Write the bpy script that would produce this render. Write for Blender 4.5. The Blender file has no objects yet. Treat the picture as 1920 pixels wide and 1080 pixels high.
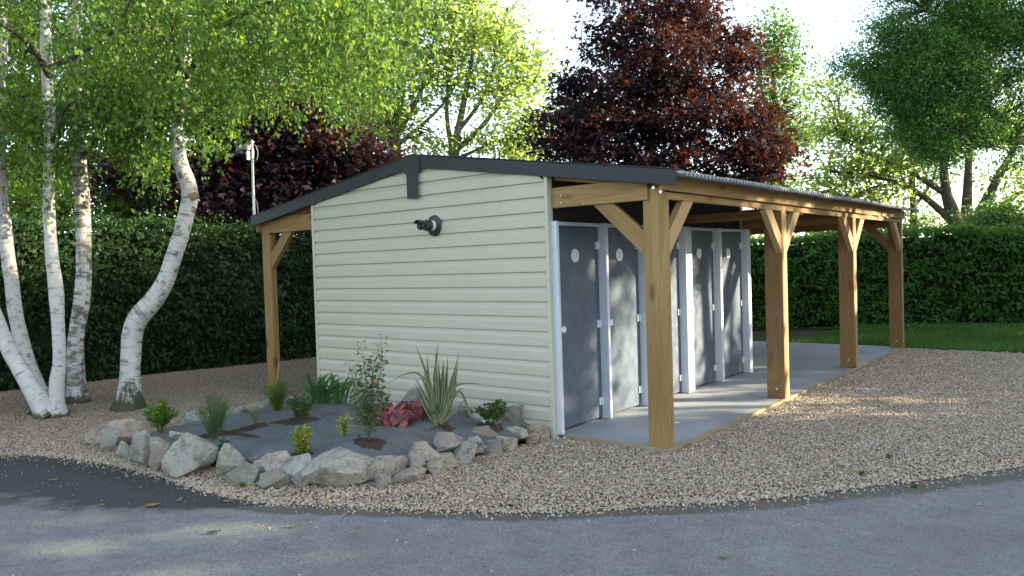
import bpy, bmesh, math, random
import numpy as np
from mathutils import Vector, Matrix, noise

random.seed(7)
rng = np.random.default_rng(7)
S = bpy.context.scene
COL = S.collection
R = math.radians

# ------------------------------------------------------------------ camera
CAM = np.array([4.3423, -5.9811, 1.6430])
FWD = np.array([-0.62795, 0.77772, -0.02900])
RGT = np.array([0.77823, 0.62720, -0.03108])
UPV = np.array([0.00598, 0.04209, 0.99910])
FPX = 1446.75
cam_d = bpy.data.cameras.new('camera')
cam = bpy.data.objects.new('camera', cam_d)
COL.objects.link(cam)
M = Matrix.Identity(4)
for i in range(3):
    M[i][0] = RGT[i]; M[i][1] = UPV[i]; M[i][2] = -FWD[i]; M[i][3] = CAM[i]
cam.matrix_world = M
cam_d.sensor_width = 36
cam_d.lens = 36 * FPX / 1920
cam_d.clip_start = 0.05
cam_d.clip_end = 2000
S.camera = cam

# ------------------------------------------------------------------ light
SUN_EL, SUN_AZ = 18.0, 51.5          # azimuth clockwise from +Y
w = bpy.data.worlds.new('World'); S.world = w; w.use_nodes = True
nt = w.node_tree; nt.nodes.clear()
sky = nt.nodes.new('ShaderNodeTexSky'); sky.sky_type = 'NISHITA'; sky.sun_disc = False
sky.sun_elevation = R(SUN_EL); sky.sun_rotation = R(SUN_AZ)
sky.air_density = 1.0; sky.dust_density = 1.0; sky.ozone_density = 1.5
bg = nt.nodes.new('ShaderNodeBackground'); bg.inputs['Strength'].default_value = 0.15
wo = nt.nodes.new('ShaderNodeOutputWorld')
hs_ = nt.nodes.new('ShaderNodeHueSaturation'); hs_.inputs['Saturation'].default_value = .68; hs_.inputs['Value'].default_value = 1.0     # thin veil of high cloud
nt.links.new(sky.outputs[0], hs_.inputs['Color']); nt.links.new(hs_.outputs[0], bg.inputs[0]); nt.links.new(bg.outputs[0], wo.inputs[0])
sun_d = bpy.data.lights.new('sun', 'SUN'); sun_d.energy = 5.0; sun_d.angle = R(0.55); sun_d.color = (1, .86, .62)
sun = bpy.data.objects.new('sun', sun_d); COL.objects.link(sun)
sdir = Vector((math.sin(R(SUN_AZ)) * math.cos(R(SUN_EL)), math.cos(R(SUN_AZ)) * math.cos(R(SUN_EL)), math.sin(R(SUN_EL))))
sun.rotation_euler = sdir.to_track_quat('Z', 'Y').to_euler()
sun.location = (20, 15, 20)
S.view_settings.view_transform = 'Standard'
S.view_settings.look = 'None'
S.view_settings.exposure = 2.12
S.view_settings.gamma = 1
S.view_settings.use_curve_mapping = False
S.cycles.max_bounces = 8
S.cycles.transparent_max_bounces = 4
S.cycles.use_denoising = True

# ------------------------------------------------------------------ pixel helpers (photo pixels -> world points)
def ray(px, py): return FWD + RGT * (px - 960) / FPX - UPV * (py - 540) / FPX
def at_z(px, py, z=0.0): d = ray(px, py); return CAM + d * (z - CAM[2]) / d[2]
def at_y(px, py, y=0.0): d = ray(px, py); return CAM + d * (y - CAM[1]) / d[1]
def at_d(px, py, dep): return CAM + ray(px, py) * dep
def depth_of(p): return float((np.asarray(p) - CAM) @ FWD)
def to_px(P):
    d = np.atleast_2d(P) - CAM; z = d @ FWD
    return 960 + FPX * (d @ RGT) / z, 540 - FPX * (d @ UPV) / z, z

# ------------------------------------------------------------------ object helpers
def tag(o, label=None, cat=None, group=None, kind=None):
    if label: o['label'] = label
    if cat: o['category'] = cat
    if group: o['group'] = group
    if kind: o['kind'] = kind
    return o

def empty(name, loc, label, cat, group=None):
    o = bpy.data.objects.new(name, None); COL.objects.link(o)
    o.location = loc; o.empty_display_size = .2
    return tag(o, label, cat, group)

def put(name, me, parent=None, mat=None, mw=None):
    """link a mesh as an object; its geometry is in world space unless mw is given"""
    o = bpy.data.objects.new(name, me); COL.objects.link(o)
    if mat is not None and not me.materials: me.materials.append(mat)
    m = mw if mw is not None else Matrix.Identity(4)
    if parent is not None:
        o.parent = parent
        chain = Matrix.Identity(4); p = parent; lst = []
        while p is not None: lst.append(p.matrix_basis.copy()); p = p.parent
        for b in reversed(lst): chain = chain @ b
        o.matrix_basis = chain.inverted() @ m
    else:
        o.matrix_basis = m
    return o

def mesh_np(name, V, F, smooth=False, attrs=None, uv=None):
    V = np.asarray(V, np.float32); F = np.asarray(F, np.int32)
    me = bpy.data.meshes.new(name)
    n, k = F.shape
    me.vertices.add(len(V)); me.vertices.foreach_set('co', V.ravel())
    me.loops.add(n * k); me.loops.foreach_set('vertex_index', F.ravel())
    me.polygons.add(n); me.polygons.foreach_set('loop_start', np.arange(0, n * k, k, dtype=np.int32))
    if smooth: me.polygons.foreach_set('use_smooth', np.ones(n, bool))
    if attrs:
        for an, (dom, arr) in attrs.items():
            a = me.attributes.new(an, 'FLOAT', dom); a.data.foreach_set('value', np.asarray(arr, np.float32))
    if uv is not None:
        l = me.uv_layers.new(name='UVMap'); l.data.foreach_set('uv', np.asarray(uv, np.float32).ravel())
    me.update(calc_edges=True)
    return me

def from_bm(name, bm, smooth=False):
    me = bpy.data.meshes.new(name)
    bmesh.ops.recalc_face_normals(bm, faces=bm.faces)
    bm.to_mesh(me); bm.free()
    if smooth:
        me.polygons.foreach_set('use_smooth', np.ones(len(me.polygons), bool))
    return me

def box_me(name, sx, sy, sz, bev=.003, cz=True):
    """box with chamfered edges; centred in x and y, z from 0 to sz unless cz"""
    bm = bmesh.new()
    bmesh.ops.create_cube(bm, size=1)
    for v in bm.verts:
        v.co.x *= sx; v.co.y *= sy; v.co.z *= sz
        if not cz: v.co.z += sz / 2
    if bev: bmesh.ops.bevel(bm, geom=list(bm.edges), offset=bev, segments=1, affect='EDGES')
    return from_bm(name, bm)

def box(name, lo, hi, mat, parent=None, bev=.003, axis='z'):
    """axis aligned box between two corners; its local z runs along the grain axis"""
    lo = Vector(lo); hi = Vector(hi); c = (lo + hi) / 2; d = hi - lo
    if axis == 'z':
        me = box_me(name, d.x, d.y, d.z, bev); rot = Matrix.Identity(4)
    elif axis == 'x':
        me = box_me(name, d.z, d.y, d.x, bev); rot = Matrix.Rotation(R(90), 4, 'Y')
    else:
        me = box_me(name, d.x, d.z, d.y, bev); rot = Matrix.Rotation(R(-90), 4, 'X')
    return put(name, me, parent, mat, Matrix.Translation(c) @ rot)

def prism(name, poly, axis, a, b, mat, parent=None, bev=0.0, along=None):
    """polygon given in the plane across an axis, extruded from a to b. axis y: poly (x,z); axis x: poly (y,z).
    along: a direction that becomes local z, for the wood grain"""
    bm = bmesh.new()
    def pt(p, t): return (p[0], t, p[1]) if axis == 'y' else (t, p[0], p[1])
    A = [bm.verts.new(pt(p, a)) for p in poly]; B = [bm.verts.new(pt(p, b)) for p in poly]
    bm.faces.new(A); bm.faces.new(B[::-1]); n = len(poly)
    for i in range(n): bm.faces.new((A[i], B[i], B[(i + 1) % n], A[(i + 1) % n]))
    bmesh.ops.recalc_face_normals(bm, faces=bm.faces)
    if bev: bmesh.ops.bevel(bm, geom=list(bm.edges), offset=bev, segments=1, affect='EDGES')
    mw = Matrix.Identity(4)
    if along is not None:
        c = Vector(np.mean([pt(p, (a + b) / 2) for p in poly], axis=0).tolist())
        mw = Matrix.Translation(c) @ Vector(along).to_track_quat('Z', 'Y').to_matrix().to_4x4()
        inv = mw.inverted()
        for v in bm.verts: v.co = inv @ v.co
    return put(name, from_bm(name, bm), parent, mat, mw)

def tube_np(path, rad, seg=8, cap=True, wob=0.0, seed=0):
    """swept tube: returns V, F (quads) and per-corner uv (metres round, metres along)"""
    P = np.asarray(path, float); n = len(P); rad = np.asarray(rad, float)
    T = np.gradient(P, axis=0); T /= np.linalg.norm(T, axis=1)[:, None] + 1e-9
    ref = np.array([1., 0, 0]) if abs(T[0][0]) < .8 else np.array([0, 1., 0])
    V = np.zeros((n, seg, 3)); ln = np.concatenate([[0], np.cumsum(np.linalg.norm(np.diff(P, axis=0), axis=1))])
    ang = np.arange(seg) * 2 * math.pi / seg
    for i in range(n):
        a = ref - T[i] * (ref @ T[i]); a /= np.linalg.norm(a); ref = a; b = np.cross(T[i], a)
        rr = rad[i] * np.ones(seg)
        if wob:
            for k in range(seg):
                rr[k] *= 1 + wob * noise.noise(Vector((math.cos(ang[k]) * 1.3 + seed * 7, math.sin(ang[k]) * 1.3, ln[i] * 3)))
        V[i] = P[i] + rr[:, None] * (np.cos(ang)[:, None] * a + np.sin(ang)[:, None] * b)
    F = []; UV = []
    rm = float(rad.mean())
    for i in range(n - 1):
        for k in range(seg):
            k2 = (k + 1) % seg
            F.append((i * seg + k, i * seg + k2, (i + 1) * seg + k2, (i + 1) * seg + k))
            u0, u1 = ang[k] * rm, (ang[k] + 2 * math.pi / seg) * rm
            UV += [(u0, ln[i]), (u1, ln[i]), (u1, ln[i + 1]), (u0, ln[i + 1])]
    return V.reshape(-1, 3), np.array(F, int), np.array(UV)

def smooth_path(pts, n):
    """Catmull-Rom through the points (columns interpolated alike)"""
    P = np.asarray(pts, float)
    P = np.vstack([2 * P[0] - P[1], P, 2 * P[-1] - P[-2]])
    out = []
    m = len(P) - 3
    for t in np.linspace(0, m - 1e-6, n):
        i = int(t); f = t - i
        a, b, c, d = P[i:i + 4]
        out.append(.5 * (2 * b + (c - a) * f + (2 * a - 5 * b + 4 * c - d) * f * f + (3 * b - a - 3 * c + d) * f ** 3))
    return np.array(out)

class Bag:
    """collects quad pieces into one mesh"""
    def __init__(s): s.V = []; s.F = []; s.U = []; s.n = 0
    def add(s, V, F, U=None):
        s.V.append(V); s.F.append(F + s.n); s.n += len(V)
        s.U.append(U if U is not None else np.zeros((F.size, 2)))
    def tube(s, path, rad, seg=6, wob=0, seed=0): s.add(*tube_np(path, rad, seg, wob=wob, seed=seed))
    def mesh(s, name, smooth=True): return mesh_np(name, np.vstack(s.V), np.vstack(s.F), smooth, uv=np.vstack(s.U))

def unit(v): return v / (np.linalg.norm(v, axis=-1, keepdims=True) + 1e-9)

def leaf_arrays(P, T, L, wid=.55, tint=None, fold=.12, curl=.0, nrm=None):
    """kite leaves at P pointing along T (unit), length L; one bent quad each"""
    n = len(P); T = unit(T)
    if nrm is None: nrm = rng.normal(size=(n, 3))
    N = unit(nrm - T * np.sum(nrm * T, 1)[:, None]); Sd = np.cross(T, N)
    L = np.broadcast_to(L, n)[:, None]
    V = np.stack([P, P + T * L * .45 + Sd * L * wid / 2 + N * L * fold, P + T * L - N * L * curl, P + T * L * .45 - Sd * L * wid / 2 + N * L * fold], 1)
    F = np.arange(4 * n).reshape(n, 4)
    if tint is None: tint = rng.random(n)
    return V.reshape(-1, 3), F, np.asarray(tint)

def leaf_mesh(name, parts):
    V = []; F = []; t = []; k = 0
    for a, b, c in parts:
        V.append(a); F.append(b + k); t.append(c); k += len(a)
    return mesh_np(name, np.vstack(V), np.vstack(F), False, {'tint': ('FACE', np.concatenate(t))})

# ------------------------------------------------------------------ materials
class MB:
    def __init__(s, name):
        s.m = bpy.data.materials.new(name); s.m.use_nodes = True
        s.t = s.m.node_tree; s.t.nodes.clear()
        s.out = s.t.nodes.new('ShaderNodeOutputMaterial')
    def n(s, typ, **kw):
        nd = s.t.nodes.new('ShaderNode' + typ)
        for k, v in kw.items():
            if k.startswith('i_'): nd.inputs[k[2:].replace('_', ' ')].default_value = v
            else: setattr(nd, k, v)
        return nd
    def l(s, a, b): s.t.links.new(a, b)
    def coord(s, kind='Object', scale=(1, 1, 1), rand=False):
        tc = s.n('TexCoord'); mp = s.n('Mapping'); mp.inputs['Scale'].default_value = scale
        s.l(tc.outputs[kind], mp.inputs['Vector'])
        if rand:
            oi = s.n('ObjectInfo'); mu = s.n('Math', operation='MULTIPLY'); mu.inputs[1].default_value = 37.0
            s.l(oi.outputs['Random'], mu.inputs[0]); s.l(mu.outputs[0], mp.inputs['Location'])
        return mp.outputs[0]
    def noise(s, vec, scale, detail=4, rough=.55, dist=0):
        nd = s.n('TexNoise'); nd.inputs['Scale'].default_value = scale; nd.inputs['Detail'].default_value = detail
        nd.inputs['Roughness'].default_value = rough; nd.inputs['Distortion'].default_value = dist
        if vec is not None: s.l(vec, nd.inputs['Vector'])
        return nd.outputs['Fac']
    def vor(s, vec, scale, feature='F1', out='Distance', rnd=1):
        nd = s.n('TexVoronoi', feature=feature); nd.inputs['Scale'].default_value = scale; nd.inputs['Randomness'].default_value = rnd
        if vec is not None: s.l(vec, nd.inputs['Vector'])
        return nd.outputs[out]
    def ramp(s, fac, stops, interp='LINEAR'):
        nd = s.n('ValToRGB'); cr = nd.color_ramp; cr.interpolation = interp
        while len(cr.elements) < len(stops): cr.elements.new(.5)
        for e, (p, c) in zip(cr.elements, stops):
            e.position = p; e.color = (c, c, c, 1) if isinstance(c, (int, float)) else (*c, 1)
        s.l(fac, nd.inputs[0]); return nd.outputs[0]
    def mix(s, fac, a, b, mode='MIX'):
        nd = s.n('MixRGB', blend_type=mode)
        for i, v in zip((0, 1, 2), (fac, a, b)):
            if isinstance(v, (int, float)): nd.inputs[i].default_value = v if i == 0 else (v, v, v, 1)
            elif isinstance(v, tuple): nd.inputs[i].default_value = (*v, 1)
            else: s.l(v, nd.inputs[i])
        return nd.outputs[0]
    def math(s, op, a, b=None, clamp=False):
        nd = s.n('Math', operation=op, use_clamp=clamp)
        for i, v in enumerate((a, b)):
            if v is None: continue
            if isinstance(v, (int, float)): nd.inputs[i].default_value = v
            else: s.l(v, nd.inputs[i])
        return nd.outputs[0]
    def attr(s, name, out='Fac'): return s.n('Attribute', attribute_name=name).outputs[out]
    def bump(s, h, strength=.3, dist=.01):
        nd = s.n('Bump'); nd.inputs['Strength'].default_value = strength; nd.inputs['Distance'].default_value = dist
        s.l(h, nd.inputs['Height']); return nd.outputs[0]
    def done(s, col, rough=.7, normal=None, metal=0, spec=.5):
        p = s.n('BsdfPrincipled')
        for k, v in (('Base Color', col), ('Roughness', rough), ('Metallic', metal), ('Specular IOR Level', spec)):
            if isinstance(v, tuple): p.inputs[k].default_value = (*v, 1)
            elif isinstance(v, (int, float)): p.inputs[k].default_value = v
            else: s.l(v, p.inputs[k])
        if normal is not None: s.l(normal, p.inputs['Normal'])
        s.l(p.outputs[0], s.out.inputs[0]); return s.m

def leaf_mat(name, dark, light, trans, tw=.5, gloss=.45):
    b = MB(name)
    c = b.ramp(b.attr('tint'), [(0, dark), (1, light)])
    hs = b.n('HueSaturation'); hs.inputs['Color'].default_value = (*trans, 1)
    tv = b.math('ADD', b.math('MULTIPLY', b.attr('tint'), .8), .6); b.l(tv, hs.inputs['Value'])
    p = b.n('BsdfPrincipled'); b.l(c, p.inputs['Base Color']); p.inputs['Roughness'].default_value = gloss; p.inputs['Specular IOR Level'].default_value = .25
    t = b.n('BsdfTranslucent'); b.l(hs.outputs[0], t.inputs['Color'])
    mx = b.n('MixShader'); mx.inputs[0].default_value = tw
    b.l(p.outputs[0], mx.inputs[1]); b.l(t.outputs[0], mx.inputs[2]); b.l(mx.outputs[0], b.out.inputs[0])
    return b.m

def make_wood(name, dark, light, knot=(.13, .055, .02)):
    b = MB(name)
    v = b.coord('Object', (7, 7, .55), True)
    g = b.noise(v, 2.2, 6, .6, 1.2)
    v2 = b.coord('Object', (90, 90, 2.0), True)
    fine = b.noise(v2, 1.0, 3)
    vb = b.coord('Object', (1.2, 1.2, .5), True)
    big = b.noise(vb, 1.3, 2)
    c = b.ramp(g, [(.25, dark), (.5, tuple((a + d) / 2 for a, d in zip(dark, light))), (.75, light)])
    c = b.mix(b.math('MULTIPLY', fine, .75), c, tuple(x * .55 for x in dark))
    c = b.mix(b.ramp(big, [(.35, 0.), (.7, .45)]), c, tuple(x * .75 for x in (dark[0], dark[1] * .9, dark[2] * .8)))
    vk = b.coord('Object', (5.6, 5.6, 2.3), True)
    k = b.vor(vk, 1.0)
    c = b.mix(b.ramp(k, [(.09, .9), (.16, .5), (.26, 0.)]), c, knot)
    nrm = b.bump(b.math('ADD', fine, g), .25, .004)
    return b.done(c, .68, nrm, spec=.3)

m_wood = make_wood('pine_timber', (.25, .148, .050), (.48, .325, .135))
m_edge = make_wood('weathered_edging', (.26, .20, .115), (.42, .35, .22))
m_wood_sunlit = make_wood('sunlit_timber', (.36, .235, .095), (.58, .43, .21))  # paler copy of the pine, with sunlight put into its colour
m_wood_dark = make_wood('dark_pine_timber', (.19, .104, .040), (.345, .21, .092))  # darker pine for the rear posts and timbers under the roof

def make_siding():
    b = MB('cream_siding')
    v = b.coord('Object', (2, 40, 120)); g = b.noise(v, 1.5, 3)
    v2 = b.coord('Object', (1, 1, 1)); d = b.noise(v2, 1.7, 5, .6)
    c = b.mix(b.ramp(d, [(.35, 0.), (.75, .35)]), (.48, .46, .36), (.42, .40, .31))
    tc = b.n('TexCoord'); sp = b.n('SeparateXYZ'); b.l(tc.outputs['Object'], sp.inputs[0])
    vs = b.coord('Object', (9, 9, .5)); st = b.noise(vs, 1, 4)                # faint rain streaks
    c = b.mix(b.ramp(st, [(.55, 0.), (.8, .16)]), c, (.30, .29, .22))
    lo = b.math('MULTIPLY', b.ramp(b.math('MULTIPLY', sp.outputs[2], 1.0), [(0., 1.), (.42, 0.)]), b.noise(v2, 9, 4))
    c = b.mix(b.math('MULTIPLY', lo, .45), c, (.30, .27, .20))               # soil splash near the bed
    return b.done(c, .48, b.bump(g, .12, .003), spec=.4)
m_siding = make_siding()

def simple(name, col, rough=.5, metal=0, var=.12, scale=6, spec=.5, bump=0.0):
    b = MB(name); v = b.coord('Object', (1, 1, 1), True); n_ = b.noise(v, scale, 5)
    c = b.mix(b.ramp(n_, [(.3, 0.), (.75, 1.)]), tuple(x * (1 - var) for x in col), tuple(min(1, x * (1 + var)) for x in col))
    return b.done(c, rough, b.bump(b.noise(v, scale * 12, 3), bump, .003) if bump else None, metal, spec)
m_anth = simple('anthracite_metal', (.018, .024, .028), .5, 0, .10, 3, .3)
m_alu = simple('white_aluminium', (.52, .55, .61), .38, 0, .05, 4)
m_hinge = simple('grey_hinge_metal', (.56, .58, .62), .4, .1, .05)
m_white = simple('white_plastic', (.72, .73, .74), .45, 0, .04)
m_black = simple('black_plastic', (.022, .022, .025), .42, 0, .15)
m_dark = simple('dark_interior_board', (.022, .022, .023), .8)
m_gap = simple('lap_shadow_backing', (.17, .16, .125), .8)  # shadow of the siding laps put into this backing colour
m_zinc = simple('galvanised_steel', (.55, .57, .58), .35, .75, .12, 20)
m_corr = simple('fibre_cement_sheet', (.25, .26, .27), .75, 0, .25, 9, .3, .3)
m_orange = simple('pale_orange_cane', (.62, .34, .22), .6)
m_soil = simple('brown_soil', (.066, .050, .038), .95, 0, .45, 40, .1, 1.0)
m_moss = simple('dark_moss', (.030, .034, .012), .95, 0, .5, 30, .1, 1.0)

def make_door():
    b = MB('mottled_grey_door_panel'); v = b.coord('Object', (1, 1, 1), True)
    a = b.noise(v, 7, 7, .68); s_ = b.noise(v, 60, 3, .7)
    c = b.ramp(a, [(.30, (.052, .073, .100)), (.5, (.074, .098, .132)), (.72, (.108, .136, .175))])
    c = b.mix(b.ramp(s_, [(.55, 0.), (.72, .35)]), c, (.15, .185, .225))
    return b.done(c, b.ramp(a, [(.3, .38), (.7, .5)]), b.bump(s_, .08, .002), spec=.5)
m_door = make_door()

def make_concrete():
    b = MB('pale_concrete'); v = b.coord('Object')
    a = b.noise(v, 1.6, 8, .62); s_ = b.noise(v, 70, 3)
    c = b.ramp(a, [(.3, (.22, .237, .25)), (.55, (.285, .303, .316)), (.8, (.34, .358, .37))])
    c = b.mix(b.ramp(s_, [(.4, .0), (.8, .35)]), c, (.15, .155, .16))
    vs = b.coord('Object', (.5, 14, 1)); c = b.mix(b.ramp(b.noise(vs, 1.2, 4), [(.5, 0.), (.8, .3)]), c, (.165, .17, .175))
    st = b.noise(v, 5.5, 5, .7)
    c = b.mix(b.ramp(st, [(.62, 0.), (.72, .45)]), c, (.14, .135, .13))
    return b.done(c, .75, b.bump(s_, .25, .003), spec=.3)
m_conc = make_concrete()

def make_asphalt():
    b = MB('worn_asphalt'); v = b.coord('Object')
    fine = b.noise(v, 130, 3, .7); spk = b.vor(v, 95, out='Color'); mid = b.noise(v, 5, 6, .65); big = b.noise(v, .8, 4)
    sp = b.n('SeparateColor'); b.l(spk, sp.inputs[0])
    c = b.ramp(mid, [(.3, (.158, .162, .154)), (.55, (.208, .212, .202)), (.78, (.252, .255, .24))])
    c = b.mix(b.ramp(sp.outputs[0], [(.55, 0.), (.9, .55)]), c, (.27, .268, .255))
    c = b.mix(b.ramp(sp.outputs[1], [(.6, 0.), (.9, .5)]), c, (.055, .06, .063))
    c = b.mix(b.ramp(big, [(.45, 0.), (.7, .35)]), c, (.112, .115, .112))
    vs = b.coord('Object', (1, 1, 1)); mp = b.n('Mapping'); mp.inputs['Rotation'].default_value = (0, 0, R(-39)); mp.inputs['Scale'].default_value = (.55, 3.2, 1); b.l(vs, mp.inputs[0])
    c = b.mix(b.ramp(b.noise(mp.outputs[0], 2.2, 5), [(.5, 0.), (.75, .35)]), c, (.215, .215, .205))   # worn wheel tracks along the lane
    stn = b.ramp(b.noise(v, 2.1, 5, .7), [(.60, 0.), (.75, .25)]); c = b.mix(stn, c, (.085, .08, .07))
    ed = b.math('ADD', b.attr('dirt'), b.math('MULTIPLY', b.math('SUBTRACT', b.noise(v, 6, 6, .7), .5), .55))
    c = b.mix(b.ramp(ed, [(.42, 0.), (.58, .85)]), c, b.mix(b.noise(v, 22, 4), (.062, .052, .042), (.125, .108, .09)))
    dk = b.math('ADD', b.attr('shaded_old'), b.math('MULTIPLY', b.math('SUBTRACT', b.noise(v, 3.5, 6, .7), .5), .6))
    c = b.mix(b.ramp(dk, [(.42, 0.), (.58, .9)]), c, b.mix(b.noise(v, 30, 4), (.030, .029, .029), (.062, .057, .054)))  # dark left patch: shade put into the colour along with old, soiled asphalt
    h = b.math('ADD', fine, b.math('MULTIPLY', spk, .7))
    return b.done(c, .82, b.bump(h, .8, .007), spec=.25)
m_road = make_asphalt()

def make_gravel_bed():
    b = MB('gravel_bed'); v = b.coord('Object')
    vc = b.n('TexVoronoi'); vc.inputs['Scale'].default_value = 46; b.l(v, vc.inputs['Vector'])
    sp = b.n('SeparateColor'); b.l(vc.outputs['Color'], sp.inputs[0])
    c = b.ramp(sp.outputs[0], [(0, (.12, .10, .07)), (.3, (.26, .20, .13)), (.55, (.34, .28, .20)), (.8, (.36, .32, .27)), (1, (.55, .50, .43))])
    c = b.mix(b.ramp(vc.outputs['Distance'], [(.35, 0.), (.75, .9)]), c, (.05, .04, .03))
    return b.done(c, .85, b.bump(b.math('SUBTRACT', 1.0, vc.outputs['Distance']), 1.0, .012), spec=.25)
m_gbed = make_gravel_bed()

def make_pebble():
    b = MB('river_pebble'); oi = b.n('ObjectInfo'); v = b.coord('Object')
    c = b.ramp(oi.outputs['Random'], [(0, (.13, .105, .08)), (.12, (.24, .19, .14)), (.30, (.41, .285, .16)), (.46, (.445, .335, .225)), (.62, (.36, .30, .245)), (.78, (.52, .41, .30)), (.94, (.44, .39, .33)), (1, (.64, .60, .54))])
    c = b.mix(b.math('MULTIPLY', b.noise(v, 1.6, 3), .6), c, (.35, .287, .22))
    sx = b.n('SeparateXYZ'); b.l(oi.outputs['Location'], sx.inputs[0])           # brown leaf dust under the birches
    c = b.mix(b.ramp(b.math('MULTIPLY', sx.outputs[0], -.125), [(.44, 0.), (.85, .62)]), c, (.15, .105, .065))
    return b.done(c, .65, None, spec=.3)
m_pebble = make_pebble()

def make_rock():
    b = MB('limestone'); v = b.coord('Object', (1, 1, 1), True); oi = b.n('ObjectInfo')
    base = b.mix(b.noise(v, 3, 6, .65), (.20, .178, .145), (.62, .575, .49))
    c = b.mix(.5, base, oi.outputs['Color'])
    c = b.mix(b.ramp(b.noise(v, 6, 5, .7), [(.50, 0.), (.64, .65)]), c, (.155, .125, .085))
    c = b.mix(b.ramp(b.noise(v, 14, 5, .7), [(.55, 0.), (.68, .5)]), c, (.50, .49, .45))
    c = b.mix(b.ramp(b.noise(v, 34, 4, .7), [(.54, 0.), (.68, .65)]), c, (.09, .08, .066))
    c = b.mix(b.ramp(b.noise(v, 2.3, 5, .65), [(.54, 0.), (.64, .5)]), c, (.20, .165, .12))
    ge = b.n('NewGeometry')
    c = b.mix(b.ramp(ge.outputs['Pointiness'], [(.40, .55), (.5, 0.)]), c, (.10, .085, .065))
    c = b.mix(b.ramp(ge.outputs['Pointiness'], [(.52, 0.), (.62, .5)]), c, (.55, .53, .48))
    h = b.math('ADD', b.math('MULTIPLY', b.noise(v, 9, 8, .7), 1.5), b.noise(v, 50, 4, .7))
    return b.done(c, .88, b.bump(h, 1.0, .035), spec=.2)
m_rock = make_rock()

def make_fabric():
    b = MB('woven_weed_fabric'); v = b.coord('Object')
    wv = b.n('TexWave', wave_type='BANDS', bands_direction='X'); wv.inputs['Scale'].default_value = 45; b.l(v, wv.inputs['Vector'])
    wz = b.n('TexWave', wave_type='BANDS', bands_direction='Y'); wz.inputs['Scale'].default_value = 45; b.l(v, wz.inputs['Vector'])
    h = b.math('MULTIPLY', wv.outputs['Fac'], wz.outputs['Fac'])
    c = b.mix(b.noise(v, 3.2, 6, .65), (.088, .098, .102), (.158, .172, .176))
    mpw = b.n('Mapping'); mpw.inputs['Rotation'].default_value = (0, 0, R(35)); mpw.inputs['Scale'].default_value = (.6, 2.2, 1); b.l(v, mpw.inputs[0])
    vs = b.coord('Object', (1, 5, 1)); c = b.mix(b.ramp(b.noise(vs, 1.7, 6, .7), [(.60, 0.), (.74, .40)]), c, (.30, .29, .27))
    c = b.mix(b.ramp(b.noise(v, 11, 5, .7), [(.58, 0.), (.72, .65)]), c, (.048, .040, .032))
    return b.done(c, .6, b.bump(b.math('ADD', b.math('MULTIPLY', h, .1), b.math('MULTIPLY', b.noise(mpw.outputs[0], 5, 5, .6), 3.0)), .7, .03), spec=.35)
m_fabric = make_fabric()

def make_birch(name, dirt):
    b = MB(name)
    uv = b.n('UVMap'); mp = b.n('Mapping'); mp.inputs['Scale'].default_value = (5, 34, 1); b.l(uv.outputs[0], mp.inputs[0])
    mp2 = b.n('Mapping'); mp2.inputs['Scale'].default_value = (2.2, 9, 1); b.l(uv.outputs[0], mp2.inputs[0])
    mp3 = b.n('Mapping'); mp3.inputs['Scale'].default_value = (16, 5, 1); b.l(uv.outputs[0], mp3.inputs[0])
    ob = b.coord('Object')
    lent = b.noise(mp.outputs[0], 1.0, 3, .6); band = b.noise(mp2.outputs[0], 1.0, 4, .7); pat = b.noise(ob, 6.5, 6, .72); li = b.noise(ob, 9, 4, .6)
    c = b.mix(b.noise(ob, 14, 4), (.40, .385, .36), (.58, .565, .54))
    c = b.mix(b.ramp(b.noise(mp2.outputs[0], 2.6, 3), [(.5, 0.), (.75, .35)]), c, (.50, .40, .30))
    c = b.mix(b.math('MULTIPLY', b.ramp(lent, [(.56, 0.), (.66, .8)]), b.ramp(b.noise(ob, 4.5, 4, .7), [(.40, .15), (.60, 1.)])), c, (.10, .085, .07))
    c = b.mix(b.ramp(band, [(.59 - .10 * dirt, 0.), (.67 - .10 * dirt, .85)]), c, (.10, .075, .055))
    c = b.mix(b.ramp(pat, [(.60 - .09 * dirt, 0.), (.68 - .09 * dirt, .85)]), c, (.085, .065, .045))
    c = b.mix(b.ramp(li, [(.66 - .06 * dirt, 0.), (.74 - .05 * dirt, .7)]), c, (.24, .29, .17))
    low = b.attr('low')                                               # dark fissured, mossy root flare
    c = b.mix(b.ramp(b.math('ADD', low, b.math('MULTIPLY', b.math('SUBTRACT', b.noise(mp3.outputs[0], 1, 5, .7), .5), 2.0)), [(.45, 0.), (.7, .95)]), c, b.mix(b.noise(ob, 25, 4), (.022, .022, .012), (.07, .062, .03)))
    h = b.math('ADD', b.math('MULTIPLY', pat, -1.0), b.math('MULTIPLY', lent, -.6))
    return b.done(c, .72, b.bump(h, .6, .012), spec=.3)
m_birch = make_birch('white_birch_bark', 0.22)
m_birch_d = make_birch('blotched_birch_bark', 1.0)
m_birch_e = make_birch('patchy_birch_bark', .55)
m_bark = simple('brown_bark', (.085, .066, .048), .9, 0, .45, 12, .2, .8)
m_bark_l = simple('greyish_lit_bark', (.15, .125, .095), .9, 0, .4, 12, .2, .8)
m_twig = simple('thin_dark_twig', (.045, .034, .026), .85, 0, .3, 12, .2)
m_stem_g = simple('green_stem', (.10, .13, .04), .6)

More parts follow.
